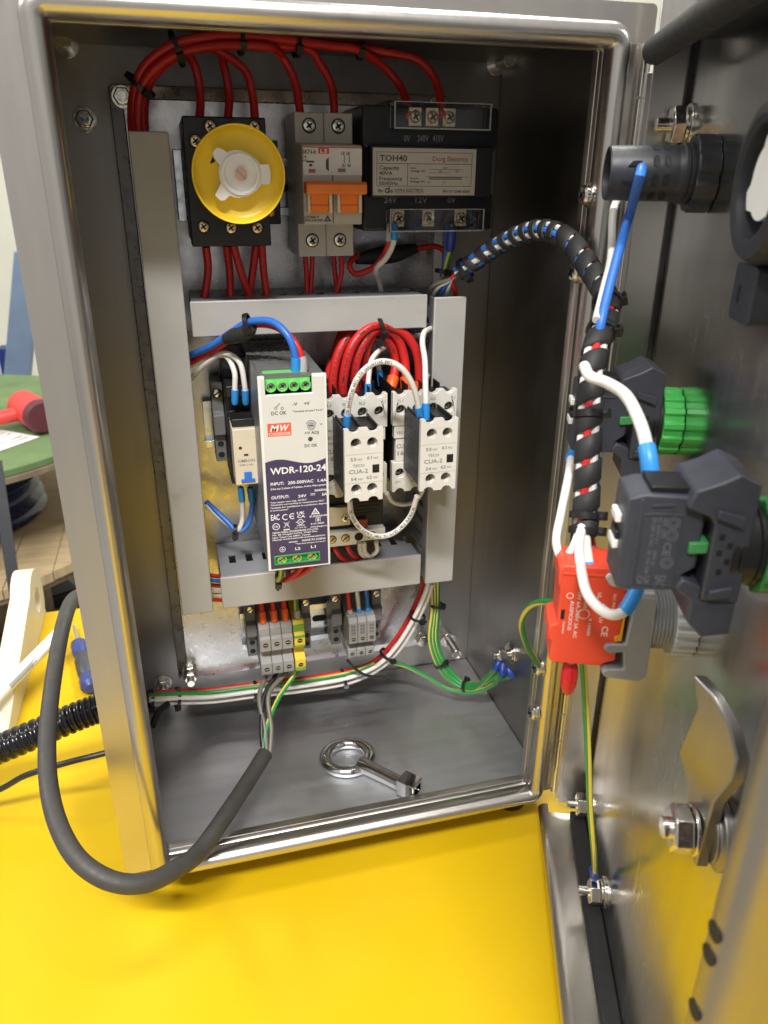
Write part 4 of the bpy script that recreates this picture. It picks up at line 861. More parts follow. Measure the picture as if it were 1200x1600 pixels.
s_ = Vector((-d.y, d.x, 0)); e = a + d*34; g = G()
def sq(o, h): return [o + s_*x + Vector((0, 0, 1))*z for x, z in ((-h, -h), (h, -h), (h, h), (-h, h))]
L = [sq(e, 6.2), sq(e+d*1.5, 6.8), sq(e+d*15, 6.8), sq(e+d*15.6, 6.3), sq(e+d*15.6, 4.4), sq(e+d*4, 4.2)]
for v in L:
    for q in v: q.z = max(q.z+2.0, Z0+0.05)
g.add([q for v in L for q in v], [(i*4+k, i*4+(k+1) % 4, (i+1)*4+(k+1) % 4, (i+1)*4+k) for i in range(5) for k in range(4)] + [(0, 1, 2, 3), (20, 21, 22, 23)])
ky.part('socket', g, chrome, 0.4)
# ================================================================== units mounted on the door
class DD:                                              # local: x = away from hinge, -y = into the room side of the open door, origin on the face
    def __init__(s, name, label, cat, so, zo, group=None):
        s.s, s.z = so, zo; s.t = thing(name, label, cat, dw(so, -FN, zo), DROT, group)
    def part(s, name, g, m_, bevel=0.0, parent=None, **k): return build(name, g, m_, parent or s.t, bevel, **k)
def gear(r0, r1, n, duty=0.5):
    o = []
    for i in range(n):
        a = 360/n*i
        for t, rr in ((0, r0), (duty*0.15, r1), (duty*0.85, r1), (duty, r0)): o.append((rr*math.cos(R(a+360/n*t)), rr*math.sin(R(a+360/n*t))))
    return o
def side_text(g, txt, y, z, h, x, wid=None, rot=90, mi=0, t=0.0):   # print on the face that looks along +x
    q = G(); q.text(txt, 0, 0, h, 0, wid, 'L', 0, 0, rot); g.add([(x, y+p.x, z+p.z) for p in q.v], q.f, mi)
def yz(poly, n0, z0): return [(-(n+FN), z-z0) for n, z in poly]

# pilot lamp holder
pl = DD('lamp_holder', 'black slotted lamp holder tube at the top of the door', 'lamp holder', 67.5, 299.8)
g = G(); g.prism([gear(15.6, 17.0, 8, 0.75), circ(0, 0, 11, 24)], 'y', -10, -0.2); pl.part('fixing_nut', g, black_tube, 0.6)
g = G(); g.lathe([(13.2, 10.2), (13.2, 12), (12.6, 12.4), (13.2, 12.8), (13.2, 14.4), (12.4, 15), (12.0, 17)], (0, 0, 0), (0, -1, 0), 40); pl.part('threaded_collar', g, black_tube)
g = G(); g.lathe([(12.0, 17), (11.8, 47), (11.3, 47.6), (10.4, 47.4), (10.4, 34), (0.01, 33.6)], (0, 0, 0), (0, -1, 0), 48, cap1=False); tb_ = pl.part('tube', g, black_tube)
for yy in (-22.5, -27.5):
    for a in (26, -14, -54, 66):
        g = G(); c = []
        for u, v in rrect(-1.5, 1.5, -2.7, 2.7, 1.4, 4):
            ang = R(a) + v/12.0; c.append(((12.0)*math.cos(ang), yy+u, (12.0)*math.sin(ang)))
        k = len(c); g.add([(p[0]*1.015, p[1], p[2]*1.015) for p in c], [tuple(range(k))]); pl.part('slot', g, dark_hole, 0, tb_, flat=True)
g = G(); g.prism([[(-40, 3), (-34, 3), (-34, 5.2), (-38, 5.2)]], 'x', 11.2, 12.2); g.prism([[(-42, -3.4), (-34, -3.4), (-34, -2.6), (-42, -2.6)]], 'x', 11.4, 12.4); pl.part('clip_rib', g, black_pl, 0, tb_)
pl.part('clip_window', G().box(11.75, 12.02, -37, -33.4, -1.6, 2.6), dark_hole, 0, tb_)

# coupling ring of the isolator handle, at the right edge of the picture
cr = DD('handle_coupling', 'black ring with a white insert and lower tab at the right picture edge', 'coupling', 172, 297)
g = G(); g.lathe([(27, 0.1), (27, 10), (25, 13.5), (21, 14.5), (18.5, 13.5), (17.8, 4)], (0, 0, 0), (0, -1, 0), 64, cap0=False, cap1=False); cr.part('ring', g, black_tube)
g = G(); g.lathe([(17.7, 0.3), (17.7, 3)], (0, 0, 0), (0, -1, 0), 48); cr.part('ring_floor', g, black_tube)
out = []
for a in range(0, 360, 8):
    r_ = 12.5
    for c, wd, ex in ((90, 26, 3.6), (205, 22, 3.6), (325, 22, 3.6)):
        dlt = abs((a-c+180) % 360-180)
        if dlt < wd: r_ = max(r_, 12.5+ex*min(1, (wd-dlt)/7.0))
    out.append((r_*math.cos(R(a)), r_*math.sin(R(a))))
g = G(); g.prism([out], 'y', -11, -3.2); cr.part('white_insert', g, white_cam, 1.2, seg=3)
g = G(); g.prism([rrect(-18, 6, -48, -27.5, 3)], 'y', -9, -0.2); cr.part('lower_tab', g, black_tube, 1.0); cr.part('tab_slot', G().prism([rrect(-12, -9.5, -42, -35, 1.2)], 'y', -9.2, -9.02), dark_hole)

# push button bodies
def button(so, zo, label, nutm, nt=9.0, emb=False):
    d = DD('push_button', label, 'push button', so, zo, 'green push buttons seen from inside the door')
    g = G(); g.prism([gear(16.0, 17.2, 14, 0.55), circ(0, 0, 11, 24)], 'y', -nt, -0.2); d.part('fixing_nut', g, nutm, 0.5)
    g = G(); g.lathe([(14.4, nt+0.1), (14.4, nt+2), (13.8, nt+2.4), (14.4, nt+2.8), (14.4, 13.6), (13.8, 14), (14.4, 14.4), (14.4, 16.4)], (0, 0, 0), (0, -1, 0), 36); d.part('thread', g, black_pl)
    col = [(-11.5, -17), (-24, -17), (-24, -12), (-31, -9), (-33, -13), (-27, -17.5), (-27, -26), (-21, -32), (-11.5, -30)]
    up = [(-11.5, 17), (-11.5, 27), (-19, 30.5), (-25, 27), (-32, 24), (-34, 18), (-26, 15), (-24, 12), (-24, -16.8), (-11.5, -16.8)]
    g = G(); g.prism([up], 'x', -13.5, 13.5); cl = d.part('mounting_collar', g, slate_pl, 0.8)
    g = G(); g.prism([col], 'x', -12, 12.6); d.part('collar_foot', g, slate_pl, 0.8, cl)
    d.part('collar_rib', G().prism([[(-15, 12), (-24, 15.2), (-24, 18), (-15, 16)]], 'x', 13.6, 15.2), slate_pl, 0.3, cl); d.part('collar_rib', G().prism([[(-15, -10), (-22, -12), (-22, -15), (-15, -14)]], 'x', 13.6, 15.4), slate_pl, 0.3, cl)
    for (y, z) in ((-21, 8), (-18, 5), (-21, 2), (-18, -1), (-20, -5)): d.part('latch_hole', G().box(13.4, 13.62, y-0.9, y+0.9, z-1.1, z+1.1), dark_hole, 0, cl)
    blk = [(-26.6, 19.5), (-32, 20.8), (-47, 21), (-52.4, 19.2), (-52.8, -14.5), (-50, -15.6), (-31, -14.6), (-31, -8.5), (-26.6, -5)]
    g = G(); g.prism([blk], 'x', -10, 10.5); b_ = d.part('contact_block', g, slate_pl, 0.7)
    d.part('block_top', G().prism([[(-30, 21), (-45, 21.2), (-45, 23), (-31.5, 23)]], 'x', -8, 8), black_pl, 0.5, b_)
    g = G(); g.prism([[(-47.4, 19.4), (-48.4, 19.4), (-48.4, -14.2), (-47.4, -14.2)]], 'x', 10.5, 11.2); g.prism([[(-44.6, 14.6), (-33.6, 14.6), (-33.6, 13.8), (-44.6, 13.8)]], 'x', 10.5, 10.9); g.prism([[(-44.6, 17.6), (-37, 18.4), (-37, 17.4), (-44.6, 16.6)]], 'x', 10.5, 11.1); d.part('block_rib', g, slate_pl, 0.15, b_)
    d.part('plunger_link', G().prism([[(-24.2, 1), (-30.5, 0.4), (-30.5, 4.4), (-24.2, 5)]], 'x', -4, 12), green_dk, 0.4, b_)
    g = G(); g.lathe([(2.4, 0), (2.4, 3.4), (1.9, 3.6)], (8, -28, 15.2), (0, 0, 1), 16); d.part('terminal_screw', g, steel_bolt, 0, b_)
    for z in (9.5, -0.5, 3): 
        g = G(); g.box(-4, 5, -54.6 if z != 3 else -54, -52.6, z-1.6, z+1.6); d.part('rear_clip', g, white_cam if z != 3 else black_pl, 0.3, b_)
    if emb:
        g = G(); x = 10.62; light = 0
        for (y, z, h, t_, w_) in ((-43.6, 13.2, 1.3, 'ZB4 ZBE 101 NO', 11), (-41.8, 13.2, 1.3, 'IEC 60947-5-1', 10), (-40.0, 13.2, 1.3, 'A600  Q300', 8), (-43.6, 0.5, 1.3, 'Ith 10A NM', 9), (-41.8, 0.5, 1.3, '240V 3A', 6), (-45.8, -9.5, 1.9, 'CA', 3.6), (-43.4, -9.5, 1.9, 'UK', 3.6), (-39.6, -9.0, 3.6, 'EAC', 4.5), (-38.6, 3.8, 2.6, 'CE', 5.2)): side_text(g, t_, y, z, h, x, w_)
        for z in (11.2, 6.6, -4):
            for rr, tt in ((2.2, 0.35), (1.3, 0.3)): g.prism([[(-36.6+rr*math.cos(R(a)), z+rr*math.sin(R(a))) for a in range(0, 360, 20)], [(-36.6+(rr-tt)*math.cos(R(a)), z+(rr-tt)*math.sin(R(a))) for a in range(0, 360, 20)]], 'x', x-0.02, x)
        d.part('raised_lettering', g, mat('slate_edge_lit', (0.13, 0.135, 0.15), 0.42, 0, 0.06, 120, 0.06), 0, b_, flat=True)  # lighter slate imitates light catching the moulded letters
        g = G(); g.prism([[(-46.6, 14), (-33.4, 14), (-33.4, -13), (-46.6, -13)], [(-46.2, 13.6), (-46.2, -12.6), (-33.8, -12.6), (-33.8, 13.6)]], 'x', 10.5, 10.9); d.part('raised_border', g, slate_pl, 0.1, b_)
    return d
button(77, 184, 'green push button body half behind the wrapped loom', green_nut, 10.0)
button(213, 180, 'large dark contact block with raised lettering at the right', green_dk, 5.0, emb=True)

# emergency stop body with red contact block
E0 = 112.0
es = DD('stop_button', 'grey threaded stop button body carrying a red contact block', 'push button', 151, E0)
g = G(); g.prism([gear(16.2, 17.4, 22, 0.62), circ(0, 0, 12, 24)], 'y', -10, -0.2); es.part('fixing_nut', g, grey_lt, 0.5)
pr = [(14.6, 10.1)]
for k in range(6): pr += [(14.6, 10.6+k*1.6), (13.7, 11.2+k*1.6), (13.7, 11.5+k*1.6), (14.6, 12.0+k*1.6)]
pr += [(14.6, 20.6)]
g = G(); g.lathe(pr, (0, 0, 0), (0, -1, 0), 48); es.part('thread', g, grey_pl)
cy = lambda L: [(-(n+FN), z-E0) for n, z in L]
cl = es.part('collar', G().prism([cy([(-2, 129), (-3.2, 87), (0, 84.5), (16, 86), (17.5, 88.5), (16, 90), (7.5, 90.5), (9, 100), (15, 98.6), (18, 101), (17, 103.4), (8.6, 104), (7.2, 130)])], 'x', -12.5, 13.5), grey_pl, 0.8)
es.part('collar_prong', G().prism([cy([(-1, 131), (8, 131), (12, 135.5), (20, 139.5), (21.5, 137.5), (19, 133.6), (11, 131.8), (9, 129.4), (-1, 129.4)])], 'x', -6, 13), grey_lt, 0.6, cl)
es.part('amber_ring', G().prism([cy([(7.6, 129), (10.2, 129), (10.2, 105), (13.5, 104.6), (13.5, 107.2), (11.5, 108), (9.6, 140.5), (7, 140.5)])], 'x', -9, 12), amber, 0.4, cl)
rb = es.part('red_block', G().prism([cy([(11, 135), (12.6, 138.6), (17, 141.4), (39, 141.8), (41, 139.6), (41.3, 133), (40.2, 131), (39.6, 112), (43, 110.5), (43.4, 104), (41, 102.8), (41.6, 92.6), (40, 91), (18, 90.6), (16, 92.4), (11.6, 94)])], 'x', -9, 11.6), red_block, 0.7)
g = G(); g.prism([cy([(39.6, 138.4), (18.6, 138.2), (13, 135.4), (13, 134.6), (18.8, 137.2), (39.6, 137.4)])], 'x', 11.6, 12.1); es.part('block_rib', g, red_block, 0.1, rb)
es.part('block_slot', G().prism([cy([(38.5, 119.5), (36.9, 119.5), (36.9, 114.6), (38.5, 114.6)])], 'x', 11.62, 11.75), dark_hole, 0, rb)
g = G(); x = 11.7
for (n_, z_, h, t_, w_) in ((34.8, 124.4, 1.6, 'AUSPICIOUS', 15.5), (37.2, 113.6, 0.9, 'TAIWAN', 6.5), (32.0, 129, 1.6, '10V 6A,240V 3A AC', 24), (28.9, 129, 1.3, 'A600 Q300', 9), (26, 115.6, 1.4, 'R 109083', 9), (21.4, 118.6, 1.5, 'TUV', 5), (23.4, 129.2, 1.6, 'UL', 3), (19.6, 112.2, 2.8, 'CE', 5.4), (16.5, 129, 1.1, 'IEC 947', 8)): side_text(g, t_, -(n_+FN), z_-E0, h, x, w_)
for (n_, z_, rr) in ((36, 126.8, 1.6), (29.0, 117.8, 2.6)):
    yy = -(n_-0.6+FN)
    g.prism([[(yy+rr*math.cos(R(a)), z_-E0+rr*math.sin(R(a))) for a in range(0, 360, 20)], [(yy+(rr-0.4)*math.cos(R(a)), z_-E0+(rr-0.4)*math.sin(R(a))) for a in range(0, 360, 20)]], 'x', x-0.02, x)
g.prism([[(-(21.6+FN), 120.6-E0), (-(17.8+FN), 121.8-E0), (-(21+FN)+0.4, 124-E0)], [(-(20.9+FN), 121.2-E0), (-(18.9+FN), 121.8-E0), (-(20.6+FN), 122.9-E0)]], 'x', x-0.02, x)
es.part('white_print', g, mat('pale_print', (0.80, 0.66, 0.60), 0.5, 0, 0), 0, rb, flat=True)
g = G(); c = Vector((4, -(30+FN), 90.4-E0)); g.lathe([(2.6, 0), (2.6, 3.4)], c, (0, 0, -1), 16); es.part('boot_collar', g, grey_lt, 0.3, rb)
g = G(); g.lathe([(2.6, 3.5), (3.6, 6), (4.1, 11), (3.9, 16), (3.0, 20), (1.4, 22)], c, (0, 0, -1), 18); es.part('red_boot', g, red_dk, 0, rb)
# ================================================================== wiring
def A(*pts): return [at(*p) for p in pts]
GB = 'red wires of the top bundle'
# seven red wires rising from the left duct and running along the top
import itertools
def topwire(j, tail, label):
    o = [(2, 0, -2), (9, -5, -6), (-9, 5, -5), (2, 9, -9), (13, 6, -1), (-5, -8, -7), (6, -10, 1)][j]
    full = [(222, 232, -34), (214, 190, -30), (217, 140, -30), (235, 105, -32), (275, 77, -34), (325, 65, -34), (375, 63, -32), (420, 66, -30), (470, 72, -28), (520, 79, -26), (562, 85, -26)]
    cut = {0: 5, 1: 6, 2: 6, 3: 8, 4: 9, 5: 11, 6: 11}[j]
    return wire([at(x+o[0]*0.9, y+o[1]*0.9, Y+o[2]) for x, y, Y in full[:cut]] + A(*tail), 2.55, red_w, label, GB)
topwire(0, [(303, 100, -28), (313, 150, -26), (311, 196, -34)], 'red wire dropping to the left top terminal of the rotary switch')
topwire(1, [(350, 105, -28), (358, 150, -26), (355, 196, -34)], 'red wire dropping to the middle top terminal of the rotary switch')
topwire(2, [(378, 105, -34), (394, 145, -30), (399, 196, -36)], 'red wire dropping to the right top terminal of the rotary switch')
topwire(3, [(440, 88, -28), (460, 125, -26), (470, 182, -32)], 'red wire dropping to the left pole of the breaker')
topwire(4, [(500, 100, -26), (518, 135, -24), (523, 182, -32)], 'red wire dropping to the right pole of the breaker')
topwire(5, [(600, 105, -26), (628, 140, -30), (640, 182, -54)], 'red wire curving down to the left terminal of the transformer')
topwire(6, [(610, 83, -28), (655, 95, -32), (682, 130, -38), (691, 182, -54)], 'long red wire arching to the right terminal of the transformer')
TG = 'black cable ties round the wire bundles'
for p, q, rd, lb in (((219, 133, -34), (235, 108, -36), 8.6, 'black cable tie where the red bundle leaves the left duct'), ((276, 77, -37), (302, 68, -37), 8.4, 'black cable tie at the upper left bend of the red bundle'), ((376, 63, -34), (410, 66, -33), 7.0, 'black cable tie on the red bundle above the yellow disc'), ((463, 70, -31), (500, 75, -29), 6.0, 'black cable tie on the red bundle above the breaker'), ((563, 78, -28), (590, 84, -28), 4.8, 'last black cable tie on the red bundle, left of the transformer wires')):
    tie(at(*p), at(*q), rd, lb, TG)
# below the rotary switch and breaker
for pts, lb in ((((322, 386, -34), (325, 425, -32), (317, 478, -34)), 'first short red wire from the left below the rotary switch'), (((354, 384, -34), (359, 425, -30), (360, 478, -34)), 'second short red wire from the left below the rotary switch'), (((365, 384, -40), (378, 430, -38), (396, 478, -36)), 'slanting red wire crossing below the rotary switch'), (((400, 384, -32), (394, 430, -30), (386, 478, -34)), 'red wire passing behind the slanting one below the switch'), (((409, 382, -34), (412, 425, -32), (419, 476, -34)), 'rightmost short red wire below the rotary switch')):
    wire(A(*pts), 2.5, red_w, lb, 'short red wires below the rotary switch')
for pts, lb in ((((477, 398, -30), (479, 430, -28), (480, 474, -30)), 'first thin red wire from the left below the breaker'), (((488, 398, -26), (487, 430, -26), (484, 474, -28)), 'second thin red wire from the left below the breaker'), (((521, 398, -26), (524, 432, -26), (533, 474, -30)), 'thin red wire below the breaker crossing to the right'), (((533, 398, -32), (533, 430, -32), (520, 474, -32)), 'thin red wire below the breaker crossing to the left')):
    wire(A(*pts), 1.7, red_w, lb, 'thin red wires below the breaker')
# transformer outputs
wire(A((611, 350, -57), (606, 385, -54), (596, 405, -48), (580, 420, -40), (555, 428, -34), (546, 412, -30), (560, 398, -24)), 2.0, red_w, 'red wire looping back from the 24 volt terminal of the transformer', None, fer_grey, ends=(0,))
wire(A((616, 350, -59), (615, 378, -58), (604, 402, -54), (588, 420, -44), (592, 440, -30), (600, 470, -26)), 1.8, white_w, 'white wire from the 24 volt terminal of the transformer', None, fer_blue, ends=(0,))
g = G(); P = spline(A((556, 405, -24), (590, 400, -22), (620, 396, -20), (650, 388, -18)), 6); g.tube(P, 4, 12, rad=[2.6+3.4*math.sin(math.pi*(i+1.2)/(len(P)+1.4)) for i in range(len(P))])
o = build('heat_shrink_sleeve', g, rubber, None, ox=P[0]); o.location = P[0]*MM; tag(o, 'black heat shrink sleeve on the plate below the transformer', 'sleeve')
wire(A((648, 389, -18), (680, 385, -18), (696, 396, -20), (698, 420, -24)), 1.9, red_w, 'red tail leaving the black sleeve below the transformer')
lg = wire(A((706, 350, -57), (705, 385, -52), (700, 405, -46), (694, 432, -44)), 1.9, green_w, 'green wire with a dark blue lug on the right transformer terminal', None, None, two=yellow_w)
g = G(); a = at(706, 352, -57); b = at(703, 392, -52); g.lathe([(2.4, 0), (3.3, 2), (3.3, (b-a).length-2), (2.3, (b-a).length)], a, b-a, 14); build('insulated_lug', g, lug_blue, lg, ox=at(706, 350, -57))
wire(A((699, 352, -56), (698, 380, -50), (696, 405, -44), (690, 432, -42)), 1.6, blue_w, 'light blue wire beside the dark blue lug below the transformer')
tie(at(691, 424, -42), at(688, 440, -42), 4.2, 'black cable tie on the wires below the right transformer terminal', TG)
# fan of wires into the right duct
for i, (a, m_, lb) in enumerate((((676, 448), grey_w, 'grey wire'), ((682, 452), white_w, 'upper white wire'), ((690, 456), blue_w, 'blue wire'), ((698, 458), white_w, 'lower white wire'), ((712, 462), red_w, 'red wire'))):
    wire(A((722, 424, -60), (706, 436, -58), (a[0], a[1], -50), (a[0]-8, a[1]+26, -36)), 1.5, m_, lb + ' fanning out of the wrapped loom into the right duct', 'loom tail wires at the right duct')
# ---------------------------------------------------------------- wrapped loom to the door
LP = A((716, 428, -60), (742, 408, -68), (785, 380, -84), (838, 360, -114), (884, 372, -146), (920, 418, -176), (946, 462, -204), (946, 500, -222), (930, 545, -236), (922, 610, -246), (919, 700, -256), (916, 790, -264), (912, 848, -270))
LS = spline(LP, 14)
def frames(P):
    out = []; t0 = (P[1]-P[0]).normalized(); _, u, _v = G().frame(t0)
    for i, p in enumerate(P):
        t = (P[min(i+1, len(P)-1)] - P[max(i-1, 0)]).normalized(); u = (u - t*u.dot(t)).normalized(); out.append((p, t, u, t.cross(u)))
    return out
FRM = frames(LS)
def along(rad, ang, tw=0.0): return [p + (u*math.cos(ang+tw*i) + v*math.sin(ang+tw*i))*rad for i, (p, t, u, v) in enumerate(FRM)]
for j, (m_, lb) in enumerate(((white_w, 'white'), (blue_w, 'blue'), (white_w, 'second white'), (red_w, 'red'), (white_w, 'third white'), (blue_w, 'second blue'), (white_w, 'fourth white'))):
    P = along(3.6 if j < 6 else 0, j*math.pi/3, 0.012)[:162]; g = G(); g.tube(P, 1.85, 8)
    o = build('loom_wire', g, m_, None, ox=P[0]); o.location = P[0]*MM; tag(o, lb + ' wire running inside the black spiral wrapped loom', 'wire', 'wires inside the spiral wrapped loom')
# spiral wrap ribbon with thickness
sw = thing('spiral_wrap', 'black spiral wrap wound round the wire loom to the door', 'spiral wrap', LS[0])
def ribbon(i0, i1, turns, duty, name):
    g = G(); N_ = int(turns*22); rows = []
    cum = [0.0]
    for i in range(len(LS)-1): cum.append(cum[-1] + (LS[i+1]-LS[i]).length)
    L0, L1 = cum[i0], cum[i1]; pitch = (L1-L0)/turns; wd = pitch*duty
    def pos(l):
        l = min(max(l, 0), cum[-1]); k = 0
        while k < len(cum)-2 and cum[k+1] < l: k += 1
        f = (l-cum[k])/max(1e-6, cum[k+1]-cum[k]); p = FRM[k]; q = FRM[k+1]
        return p[0].lerp(q[0], f), p[2].lerp(q[2], f).normalized(), p[3].lerp(q[3], f).normalized()
    vs = []; fs = []
    for i in range(N_+1):
        l = L0 + (L1-L0)*i/N_; ph = 2*math.pi*turns*i/N_
        for (dl_, rr) in ((-wd/2, 5.5), (-wd/2*0.85, 6.25), (wd/2*0.85, 6.25), (wd/2, 5.5)):
            p, u, v = pos(l+dl_); vs.append(p + (u*math.cos(ph) + v*math.sin(ph))*rr)
    for i in range(N_):
        for k in range(4): j = (k+1) % 4; fs.append((i*4+k, i*4+j, (i+1)*4+j, (i+1)*4+k))
    g.add(vs, fs); build(name, g, rubber, sw, ox=LS[0], angle=60)
ribbon(2, 52, 9, 0.56, 'loose_winding'); ribbon(52, 84, 5, 0.90, 'tight_winding'); ribbon(86, 166, 10, 0.80, 'lower_winding')
def lt_(i): return LS[i], LS[i+2]
for i, lb in ((6, 'black cable tie where the wrapped loom starts by the duct'), (88, 'black cable tie at the bend of the wrapped loom beside the door hinge'), (104, 'black cable tie on the loom just below the blue wire'), (132, 'black cable tie on the loom beside the green nut'), (157, 'lower black cable tie on the loom above the red block'), (163, 'lowest black cable tie on the loom above the red block')):
    tie(*lt_(i), 6.4, lb, TG, 3.2, (0.6, -0.7, 0.1) if i > 60 else None)
# wires of the door units
wire([atd(1003, 258, 8), atd(1000, 275, 16), at(985, 330, -205), at(965, 400, -216), at(948, 465, -226), at(940, 500, -232), at(934, 532, -234)], 2.3, blue_w, 'thick blue wire hanging from the lamp holder to the loom')
wire([atd(972, 300, 6), at(958, 330, -180), at(955, 400, -196), at(944, 450, -212), at(932, 500, -232)], 2.0, white_w, 'white wire running down behind the blue one from the lamp holder')
wire([at(913, 572, -252), at(922, 588, -262), at(948, 598, -272), at(978, 618, -290), at(1000, 660, -308), at(1012, 705, -322), atd(1018, 752, 17)], 2.5, white_w, 'white wire arching from the loom to the large dark contact block', None, fer_blue, ferl=13)
wire([atd(893, 708, 30), at(888, 745, -252), at(877, 800, -262), at(869, 845, -268), at(878, 872, -274), at(892, 862, -276), at(902, 840, -272), at(911, 812, -267)], 2.0, white_w, 'white wire looping from the green button block back to the loom', None, fer_blue, ends=(0,))
wire([at(912, 812, -267), at(905, 850, -278), at(909, 895, -292), at(920, 932, -306), at(948, 958, -316), at(975, 955, -320), at(997, 918, -318)], 2.3, white_w, 'white wire curving across the printed face of the red block', None, fer_blue, ferl=11)
wire([at(914, 812, -266), at(916, 850, -276), at(919, 872, -284), at(921, 896, -290)], 2.2, white_w, 'short white wire entering the top of the red block', None, fer_blue, ferl=4)
wire([at(918, 812, -264), at(925, 848, -268), at(927, 870, -272), at(927, 892, -276)], 1.7, red_w, 'short red wire entering the red block behind the white ones')
# earth wire from the lip past the red block down to the door stud
lugp = dw(DSTUD[0], -FN+8, DSTUD[1]+8)
ew = wire([atx(842, 1040, 266), at(824, 1010, -185), at(815, 975, -200), at(828, 948, -215), at(855, 940, -235), at(885, 955, -250), at(906, 1010, -262), at(914, 1080, -262), at(919, 1180, -262), at(922, 1260, -262), at(928, 1330, -260), lugp + Vector((0, 0, 10))], 1.9, green_w, 'green and yellow earth wire from the enclosure lip to the door stud', None, two=yellow_w)
g = G(); P0 = atx(842, 1040, 266); g.lathe([(2.4, 0), (2.8, 1), (2.8, 9), (2.0, 11)], lugp+Vector((-1, 1, 12)), Vector((0.25, 0, -1)), 14); build('insulated_lug', g, lug_blue, ew, ox=P0)
# ---------------------------------------------------------------- middle row wires
wire(A((296, 556, -40), (330, 541, -62), (360, 520, -75), (390, 503, -85), (425, 503, -95), (450, 525, -104), (461, 555, -106), (462, 584, -105)), 2.2, blue_w, 'blue wire arching from the left duct to the top of the power supply', 'pair of wires to the power supply output', fer_blue)
wire(A((296, 568, -36), (335, 546, -58), (365, 526, -70), (395, 508, -80), (430, 510, -90), (458, 532, -100), (471, 558, -104), (474, 582, -105)), 2.2, red_w, 'red wire beside the blue one to the top of the power supply', 'pair of wires to the power supply output', fer_grey)
g = G(); P = spline(A((352, 530, -72), (368, 524, -77), (385, 518, -82), (394, 510, -86)), 6); g.tube(P, 4, 12, rad=[3.0+2.2*math.sin(math.pi*(i+0.8)/(len(P)+1)) for i in range(len(P))])
o = build('heat_shrink_sleeve', g, rubber, None, ox=P[0]); o.location = P[0]*MM; tag(o, 'black heat shrink sleeve on the blue and red pair below the upper duct', 'sleeve')
tie(at(386, 503, -86), at(400, 500, -88), 4.2, 'black cable tie on the blue and red pair in front of the upper duct', TG)
wire(A((296, 572, -34), (325, 560, -50), (352, 556, -60), (366, 580, -66), (367, 605, -66), (367, 630, -64)), 1.75, white_w, 'white wire to the left top terminal of the small relay', 'white wires to the small relay', fer_blue)
wire(A((298, 592, -32), (325, 566, -52), (350, 552, -62), (374, 566, -68), (382, 600, -68), (384, 630, -64)), 1.75, white_w, 'white wire to the right top terminal of the small relay', 'white wires to the small relay', fer_blue)
wire(A((400, 588, -60), (402, 610, -60), (400, 634, -62)), 1.6, white_w, 'white wire ending in a blue sleeve behind the power supply edge', None, fer_blue)
wire(A((376, 762, -52), (379, 790, -50), (378, 815, -48), (370, 829, -46), (355, 818, -40), (322, 790, -30)), 1.75, white_w, 'white wire bowing from below the small relay to the left duct', None, fer_blue, ends=(0,))
wire(A((391, 762, -50), (394, 790, -48), (388, 818, -46), (372, 830, -46), (352, 812, -40), (322, 784, -28)), 1.9, blue_w, 'blue wire bowing from below the small relay to the left duct', None, fer_blue, ends=(0,))
wire(A((405, 760, -50), (405, 795, -48), (412, 822, -46), (424, 840, -40)), 1.8, blue_w, 'blue wire below the hidden relay, beside the power supply', None, fer_blue, ends=(0,))
tie(at(367, 829, -46), at(375, 829, -46), 3.6, 'black cable tie on the blue and white wires below the small relay', TG)
# thick red jumpers between the contactors
for pts, lb in ((((527, 640, -56), (520, 600, -58), (528, 555, -56), (548, 522, -52), (575, 512, -48), (600, 510, -46)), 'leftmost thick red jumper arc above the left contactor'), (((541, 640, -58), (536, 600, -64), (546, 550, -64), (566, 520, -60), (592, 508, -58), (630, 520, -56), (652, 555, -56), (656, 612, -60)), 'outer thick red jumper arching between the two contactors'), (((562, 640, -54), (554, 600, -58), (558, 560, -60), (572, 530, -58), (592, 514, -56), (618, 524, -54), (632, 560, -54), (635, 612, -60)), 'middle thick red jumper arching between the two contactors'), (((560, 640, -46), (570, 590, -50), (572, 550, -52), (580, 528, -52), (596, 520, -52), (612, 540, -50), (618, 570, -50), (611, 606, -60)), 'inner thick red jumper arching between the two contactors')):
    o = wire(A(*pts), 3.1, red_w, lb, 'thick red jumpers between the contactors', fer_orange, ferl=7, n=14, ends=(1,) if 'leftmost' not in lb else (0,)); P = spline(A(*pts), 7); wire_print(P, 3.1, '2.5MM2 V-90-HT 0.6/1KV ', o, P[0], 0.15, 2, 1.7, 1.4)
wire(A((514, 640, -40), (512, 600, -40), (520, 560, -38), (534, 520, -34), (540, 505, -30)), 3.0, red_w, 'thick red wire rising behind the power supply to the upper duct', None)
tie(at(591, 512, -57), at(600, 510, -56), 6.4, 'black cable tie on top of the thick red jumpers', TG)
for pts, m_, lb, f in ((((541, 672, -106), (545, 630, -112), (558, 592, -114), (580, 570, -114), (605, 565, -114), (630, 578, -114), (648, 610, -112), (657, 655, -106)), white_w, 'white wire arching between the two clip on contact blocks', fer_blue),):
    o = wire(A(*pts), 1.9, m_, lb, None, f, ends=(0, 1)); P = spline(A(*pts), 7); wire_print(P, 1.9, 'LTX 2602407245 0071 ', o, P[0])
wire(A((666, 655, -106), (665, 610, -104), (664, 565, -92), (660, 535, -76), (664, 518, -62), (678, 512, -46)), 1.9, white_w, 'white wire rising from the right contact block to the vertical duct', None, fer_blue, ends=(0,))
wire(A((575, 622, -66), (576, 590, -64), (582, 560, -58), (605, 540, -44), (640, 527, -34), (672, 522, -26)), 1.8, white_w, 'white wire from the left contactor coil to the vertical duct', None, fer_blue, ends=(0,))
